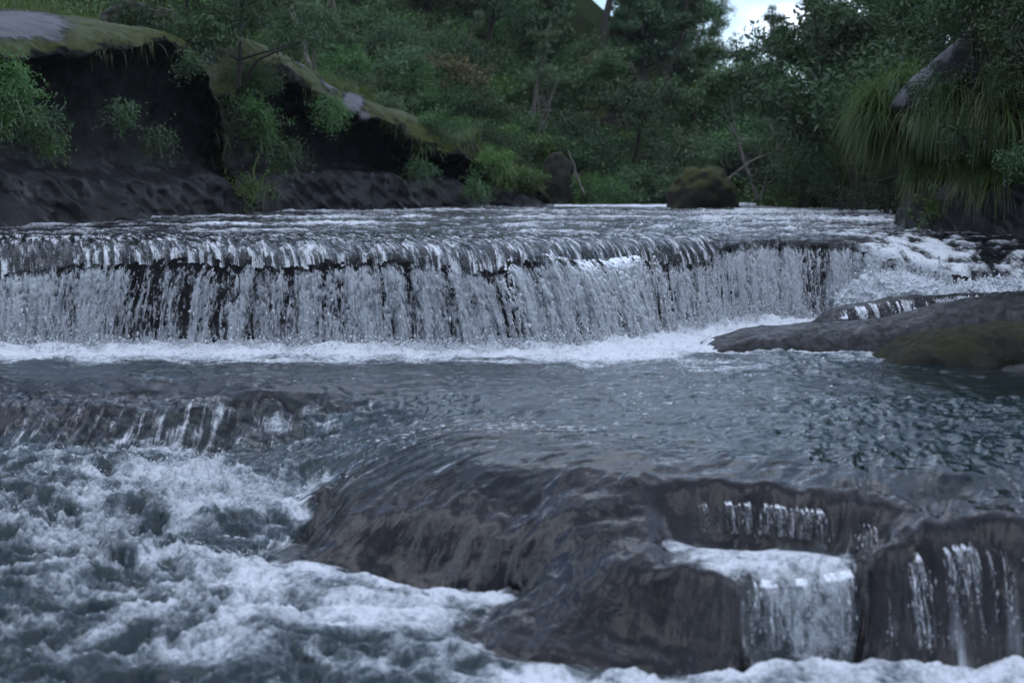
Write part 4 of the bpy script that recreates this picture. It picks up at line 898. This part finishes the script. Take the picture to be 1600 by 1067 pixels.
def where(px):
    for lim, s_ in WHERE_X:
        if px < lim: return s_
    return 'behind the grassy right bank'
def on_hill(px, Y):
    x = (px - 800) * Y / FPX; return x, Y, float(hill_z(x, Y))
KIND = {'broad_d': 'big-leaved green tree', 'tall_c': 'tall fine-leaved dark tree', 'broad_a': 'dark broad-crowned tree', 'broad_b': 'mid-green bushy tree', 'broad_c': 'dark dense tree', 'tall_a': 'tall dark narrow tree', 'tall_b': 'tall pale-stemmed tree', 'thin': 'thin sparse young tree', 'shrub_a': 'mid-green leafy shrub', 'shrub_b': 'light-green leafy shrub', 'shrub_c': 'grey-green loose shrub', 'shrub_d': 'dark dense shrub'}
rows = [(112, 90, 1.35, ['broad_a', 'tall_a', 'broad_c', 'tall_c'], 'on the ridge'), (92, 85, 1.15, ['broad_a', 'broad_c', 'tall_a', 'broad_b', 'tall_c', 'broad_d'], 'high on the slope'), (78, 85, .95, ['broad_b', 'broad_a', 'tall_b', 'broad_c', 'broad_d', 'tall_c'], 'half way up the slope'), (68, 95, .75, ['broad_b', 'broad_a', 'thin', 'tall_b', 'broad_d'], 'on the lower slope')]
for Y, step, sc, kinds, hgt in rows:
    px = -120 + random.uniform(0, 40)
    while px < 1560:
        yy = Y + random.uniform(-5, 5); key = random.choice(kinds)
        gap = 1065 < px < 1255
        s_ = sc * random.uniform(.8, 1.15)
        if gap and Y > 85: s_ *= .58
        elif gap: s_ *= .8
        x, y, z = on_hill(px, yy)
        plant(key, x, y, z, s_, f'{KIND[key]} {hgt} {where(px)}', 'trees of the hillside')
        px += step * random.uniform(.75, 1.25)
srows = [(86, 70, 1.0), (76, 70, .95), (70, 62, .9), (65, 55, .85), (61.5, 50, .75), (59.5, 46, .6)]
for Y, step, sc in srows:
    px = 380 + random.uniform(0, 40)
    while px < 1450:
        yy = Y + random.uniform(-1.8, 1.8)
        key = random.choice(['shrub_a', 'shrub_b', 'shrub_c', 'shrub_d', 'shrub_a'] if px < 1050 else ['shrub_d', 'shrub_d', 'shrub_a', 'shrub_c'])
        x, y, z = on_hill(px, yy)
        blocked = (abs(px - 945) < 60 and 70 < yy < 72) or z < 1.3
        if not blocked:
            h_ = 'near the water' if Y < 62 else ('on the lower slope' if Y < 72 else 'up the slope')
            plant(key, x, y, z - .1, sc * random.uniform(.75, 1.2), f'{KIND[key]} {h_} {where(px)}', 'shrubs of the hillside', 'shrub')
        px += step * random.uniform(.7, 1.3)
# trees beyond the right bank: their branches hang over the water
for (px, Y, sc, key) in ((1030, 100, 1.25, 'tall_a'), (1062, 104, 1.05, 'broad_c'), (1168, 112, .55, 'tall_b'), (1315, 46, .85, 'broad_a'), (1345, 43, .95, 'broad_c'), (1400, 40, 1.0, 'broad_a'), (1460, 38, .95, 'broad_b'), (1540, 35, 1.0, 'broad_c'), (1330, 50, .7, 'broad_c'), (1285, 54, .6, 'broad_a')):
    x = (px - 800) * Y / FPX
    if Y > 90:
        plant(key, *on_hill(px, Y), sc, f'{KIND[key]} on the ridge beside the gap of sky', 'trees of the hillside'); continue
    plant(key, x, Y, 1.45, sc, f'{KIND[key]} overhanging the water {"just left of" if px < 1380 else "above"} the grassy right bank', 'trees beyond the right bank')
for (px, Y, sc, key) in ((1250, 50, .8, 'shrub_d'), (1300, 47, .8, 'shrub_d'), (1345, 44, .8, 'shrub_d'), (1385, 40, .7, 'shrub_d')):
    x = (px - 800) * Y / FPX
    plant(key, x, Y, 1.5, sc, 'dark dense shrub at the water left of the grassy right bank', 'shrubs under the right trees', 'shrub')
# singled out plants
x, y, _ = atY(372, 100, 37.5); plant('near_tree', x, y, zat(108, 37.5) + 1.3, .95, 'dark leafy tree on top of the cliffs at the notch between the left domes')
x, y, _ = atY(300, 60, 39); plant('near_tree', x, y, zat(75, 39) + 1.4, .8, 'smaller dark leafy tree behind the mossy top of the tall left cliff')
x, y, z = on_hill(720, 64); plant('shrub_y', x, y, z + .4, 1.25, 'shrub with yellow-orange leaf tips on the slope above the small dark cliff', None, 'shrub')
for (px, Y, sc, lab) in ((1180, 56.5, .95, 'bare pale thin-stemmed tree right of the mossy boulder upstream'), (1220, 58, .7, 'smaller bare pale tree behind the leaning dead branch'), (490, 52, 1.0, 'bare twiggy tree above the undercut left cliff'), (840, 62, .9, 'bare grey sapling on the slope above the low rock bank')):
    x = (px - 800) * Y / FPX; plant('bare', x, Y, max(1.5, float(hill_z(x, Y))) if px != 490 else zat(110, 52) + 1.3, sc, lab, None, 'tree')
for (px, py, Y, sc, key, lab) in ((388, 140, 38.6, .45, 'shrub_d', 'dark shrub filling the upper notch between the left cliffs'), (398, 215, 38.4, .4, 'shrub_d', 'dark shrub low in the notch between the left cliffs'),
        (690, 205, 50.6, .55, 'shrub_a', 'leafy shrub above the small dark cliff'), (770, 250, 53, .6, 'shrub_b', 'light shrub on the low rock bank'), (830, 275, 54.5, .5, 'shrub_b', 'small light shrub near the right end of the low rock bank'),
        (1530, 40, 25.0, .6, 'shrub_d', 'dark leafy shrub growing from the grassy right bank near the top corner'), (1590, 15, 24.2, .6, 'shrub_a', 'green leafy shrub at the upper right corner')):
    x, y, z = atY(px, py, Y); plant(key, x, y, z - .55 * sc * 2, sc, lab, None, 'shrub')
def stick(pts, r0, r1, label, name='branch', cat='branch', mat='pale_bark', twigs=3):
    P = spl(np.linspace(0, 1, 14), np.array([atY(*p) for p in pts])); P[1:-1] += RNG.normal(0, .012, P[1:-1].shape)
    parts = [tube(P, np.linspace(r0, r1, 14), 7)]
    for k in range(twigs):
        i = random.randint(4, 11); tw, tr = limb(P[i], (random.gauss(0, 1), random.gauss(0, .6), random.uniform(.3, 1)), random.uniform(.4, 1.0), r1 * .8, r1 * .2, .2, 5); parts.append(tube(tw, tr, 5))
    V, Q, A = cat_mesh(parts); tag(obj(name, mesh_np(name, V, Q, dict(v=A)), M[mat]), label, cat)
stick([(1138, 280, 52.5), (1175, 252, 53), (1210, 238, 53.5), (1255, 214, 54)], .055, .02, 'long grey dead branch leaning to the right from the mossy boulder upstream')
stick([(914, 304, 55.5), (903, 280, 55.8), (895, 255, 56), (886, 232, 56)], .055, .03, 'pale leaning bare trunk by the water beside the dark grey boulder', 'bare_tree', 'tree', twigs=2)
stick([(385, 128, 36.3), (400, 98, 36), (425, 84, 35.8), (470, 66, 35.5)], .05, .018, 'curved grey bough reaching over the notch between the left cliffs', twigs=4, mat='bark')
stick([(1330, 305, 44), (1352, 290, 42), (1375, 282, 40), (1402, 272, 38)], .06, .03, 'dark low bough over the water left of the grassy right bank', mat='bark', twigs=4)

# grass: stuff that nobody could count
def sample(P, cond, n):
    V = P.reshape(-1, 3); px = 800 + FPX * V[:, 0] / V[:, 1]; py = 305 - FPX * (V[:, 2] - CAMZ) / V[:, 1]
    ok = np.where(cond(px, py, V))[0]
    i = RNG.choice(ok, n); return V[i] + RNG.normal(0, .06, (n, 3)) * [1, 1, .3]
def grass(name, R, dirv, L, wd, dr, mat, label, cat='grass', seg=5):
    n = len(R); V, Q, A = blades(R, dirv + RNG.normal(0, .45, (n, 3)), RNG.uniform(.45, 1.35, n) * L, RNG.uniform(.7, 1.3, n) * wd, RNG.uniform(.7, 1.3, n) * dr, seg)
    return tag(obj(name, mesh_np(name, V, Q, dict(v=A)), M[mat]), label, cat, kind='stuff')
bare = lambda px, py: np.abs((px - 1375) * .78 - (165 - py) * .83) < 44       # the bare strip of rock
def g_right(px, py, V): return (px > 1392) & (py < 285 - 0 * px) & (py > -90) & ~(bare(px, py) & (px < 1520)) & (V[:, 1] < 29.5)
def tussocks(name, P, cond, ntus, per, dirv, L, wd, dr, mat, label, shift=(0, 0, 0), spread=.10, jit=.45):
    T = sample(P, cond, ntus) + np.array(shift); nb = RNG.integers(per // 3, per * 5 // 3, ntus); ti = np.repeat(np.arange(ntus), nb); n = len(ti)
    td = np.array(dirv) + RNG.normal(0, jit, (ntus, 3)) * [1, .5, .8]; tl = RNG.uniform(.45, 1.35, ntus); tint = RNG.uniform(0, 1, ntus) ** 1.3; tdr = RNG.uniform(.7, 1.4, ntus)
    off = RNG.normal(0, 1, (n, 3)) * spread
    V, Q, A = blades(T[ti] + off, td[ti] + off * 3.5 + RNG.normal(0, .22, (n, 3)), L * tl[ti] * RNG.uniform(.45, 1.2, n), RNG.uniform(.6, 1.4, n) * wd, dr * tdr[ti] * RNG.uniform(.75, 1.25, n), 6)
    A = np.clip(.6 * np.repeat(tint[ti], 14) + .45 * A, 0, 1)
    return tag(obj(name, mesh_np(name, V, Q, dict(v=A)), M[mat]), label, 'grass', kind='stuff')
tussocks('hanging_grass', P5, g_right, 640, 46, (-.12, -.75, .35), .74, .013, 2.6, 'grass', 'thick mat of long grass hanging over the right bank rock')
tussocks('hanging_grass', P5, lambda px, py, V: (px < 1440) & (py < 200) & (V[:, 1] > 27.2), 90, 60, (-.6, -.2, .45), 1.1, .013, 2.6, 'grass', 'curtain of long grass drooping off the far left end of the right bank rock', (-.25, .1, .05))
R = sample(P1[:, int(P1.shape[1] * .9):], lambda px, py, V: (px < 420), 4500)
grass('grass', R, np.tile([0, -.1, 1.0], (len(R), 1)), .55, .014, 1.0, 'grass_bright', 'bright green grass growing on top of the tall left cliff')
R = sample(P2[:, int(P2.shape[1] * .82):], lambda px, py, V: (px > 470), 2600)
grass('grass', R, np.tile([.15, -.2, 1.0], (len(R), 1)), .6, .016, 1.4, 'grass_bright', 'bright green grass along the back of the undercut left cliff')
R = sample(P4, lambda px, py, V: (V[:, 2] > 2.2), 2500)
grass('grass', R, np.tile([.1, -.3, 1.0], (len(R), 1)), .6, .018, 1.6, 'grass_bright', 'pale grass on the low rock bank near the weir')
# undergrowth over the hillside and at the water's edge
n = 42000; Yd = 40 + 50 * RNG.uniform(0, 1, n) ** 1.1; X = (RNG.uniform(-100, 1560, n) - 800) * Yd / FPX; z = hill_z(X, Yd); k = z > 1.3
cen = np.stack([X, Yd, z + RNG.gamma(1.6, .22, n)], 1)[k]
V, Q, A = leaves(cen, RNG.normal(0, .6, cen.shape) + [0, -.3, .7], .26 * cen[:, 1] / 75, 2.6)
tag(obj('undergrowth', mesh_np('undergrowth', V, Q, dict(v=A), smooth=False), M['leaf_mid']), 'leafy undergrowth covering the hillside between the shrubs', 'undergrowth', kind='stuff')
for P_, n_ in ((P1, 350), (P2, 350), (P3, 120)):
    nn1 = P_.shape[1]; band_ = P_[:, int(nn1 * .54):int(nn1 * .74)].reshape(1, -1, 3)
    R = sample(band_, lambda px, py, V: (px < 760) & (pn2(V[:, 0] * .8 + V[:, 1] * .5, V[:, 1] * .4, 91) > -.05) & (V[:, 2] > 2.6), n_)
    grass('grass', R, np.tile([.1, -.45, .25], (len(R), 1)), .42, .016, 2.4, 'grass', 'short dark grass fringing the rim of the left cliffs')
n = 9000; Yd = 36 + 22 * RNG.uniform(0, 1, n); X = (RNG.uniform(-120, 640, n) - 800) * Yd / FPX; z = hill_z(X, Yd); k = z > 1.6
R = np.stack([X, Yd, z - .05], 1)[k]
grass('grass', R, np.tile([0, -.1, 1.0], (len(R), 1)), .7, .02, 1.0, 'grass_bright', 'bright grass on the open slope behind the left cliffs')
# ferns and tufts on the cliffs
def fern(px, py, Y, n, L, label, mat='leaf_mid', kind='fern', down=1.4):
    p = np.array(atY(px, py, Y)); nb = n
    d = RNG.normal(0, .75, (nb, 3)) + [0, -.7, .6]
    V, Q, A = blades(np.tile(p, (nb, 1)) + RNG.normal(0, .12, (nb, 3)), d, RNG.uniform(.5, 1.1, nb) * L, np.full(nb, .035), np.full(nb, down), 4)
    m = 18 * nb; ti = RNG.integers(0, nb, m); tt_ = RNG.integers(1, 5, m); B = V.reshape(nb, 5, 2, 3).mean(2)
    cen = B[ti, tt_] + RNG.normal(0, .07, (m, 3)); V2, Q2, A2 = leaves(cen, RNG.normal(0, .5, (m, 3)) + [0, -.5, .6], .085, 2.8)
    V, Q, A = cat_mesh([(V, Q, A), (V2, Q2, A2)])
    tag(obj(kind, mesh_np(kind, V, Q, dict(v=A), smooth=False), M[mat]), label, kind.replace('_', ' '), 'ferns on the cliffs')
fern(25, 125, 26.4, 60, .8, 'large fern tuft on the tall left cliff at the left picture edge', 'leaf_mid')
fern(10, 170, 26.0, 60, .8, 'dark fern tuft below the large one at the left picture edge')
fern(85, 222, 27.6, 14, .4, 'tiny fern low in the hollow of the tall left cliff', 'leaf_light')
fern(415, 205, 38.2, 80, .9, 'dark bushy fern in the notch between the two left cliffs')
fern(400, 170, 38.0, 40, .9, 'fern high in the notch between the two left cliffs')
fern(395, 292, 36.8, 50, .8, 'bright leafy plant at the water in the notch between the left cliffs', 'leaf_light')
fern(520, 165, 40.8, 90, .9, 'drooping grassy fern on the back of the undercut cliff', 'leaf_mid', down=2.4)
fern(790, 268, 52.2, 50, .8, 'pale fern on the low rock bank', 'leaf_light')
for px, py, Y, n_, L_, mt, lab in ((195, 175, 29.6, 34, .6, 'leaf_dark', 'dark little fern in the middle of the black face of the tall left cliff'), (245, 215, 31.2, 40, .6, 'leaf_dark', 'low fern at the foot of the black face, tall left cliff'),
        (300, 95, 33.2, 30, .5, 'leaf_dark', 'small fern under the rim of the tall left cliff near the notch'), (60, 190, 27.2, 46, .7, 'leaf_dark', 'dark fern below the left edge tufts on the tall left cliff'),
        (450, 240, 39.2, 60, .9, 'leaf_dark', 'dark fern hanging low beside the notch on the undercut cliff'), 
        (660, 262, 46.6, 60, .9, 'leaf_dark', 'dark fern between the undercut cliff and the small dark cliff'), (745, 290, 50.6, 60, .9, 'leaf_mid', 'leafy fern at the right end of the small dark cliff')):
    fern(px, py, Y, n_, L_, lab, mt, down=2.0)
fern(1448, 325, 26.0, 22, .55, 'bright green tuft at the water under the right bank rock', 'leaf_light')
for px, py, Y, lab in ((1500, 215, 24.6, 'dark broad-leaved plant among the hanging grass, low on the right bank'), (1560, 120, 24.0, 'dark broad-leaved plant in the grass below the top corner of the right bank'), (1450, 130, 25.4, 'small leafy plant beside the bare strip of the right bank rock'), (1585, 250, 23.4, 'leafy plant low at the right picture edge in the hanging grass')):
    fern(px, py, Y, 26, .55, lab, 'leaf_dark', 'leafy_plant', 1.6)
fern(1590, 30, 22.8, 60, .9, 'broad dark leaves at the upper right corner over the right bank', 'leaf_dark')

# look-alikes that share a label are told apart by their place
by = {}
for o in list(COL.objects):
    if o.parent is None and 'label' in o: by.setdefault(o['label'], []).append(o)
for lab, os_ in by.items():
    if len(os_) > 1:
        os_.sort(key=lambda o: o.location.x / max(o.location.y, 1))
        nm = {2: ['left one', 'right one'], 3: ['leftmost', 'middle one', 'rightmost']}.get(len(os_), ['leftmost', 'second from left', 'third from left', 'fourth from left', 'fifth from left', 'sixth from left'])
        for o, q in zip(os_, nm):
            o['label'] = ' '.join((lab + f', {q} of {len(os_)}').split()[:16])

bm_v = np.array([[x, y, z] for z in (-2.7, 60) for y in (-262, 300) for x in (-262, 262)], float)
bm_q = np.array([[0, 2, 3, 1], [4, 5, 7, 6], [0, 1, 5, 4], [2, 6, 7, 3], [0, 4, 6, 2], [1, 3, 7, 5]])
hz = NT('haze_air'); pv = hz.n('VolumePrincipled'); pv.inputs['Color'].default_value = (0.86, 0.92, 1.0, 1); pv.inputs['Density'].default_value = HAZE
hz.t.links.new(pv.outputs[0], hz.out.inputs['Volume'])
if HAZE > 0: tag(obj('haze', mesh_np('haze', bm_v, bm_q, smooth=False), hz.m), kind='stuff')
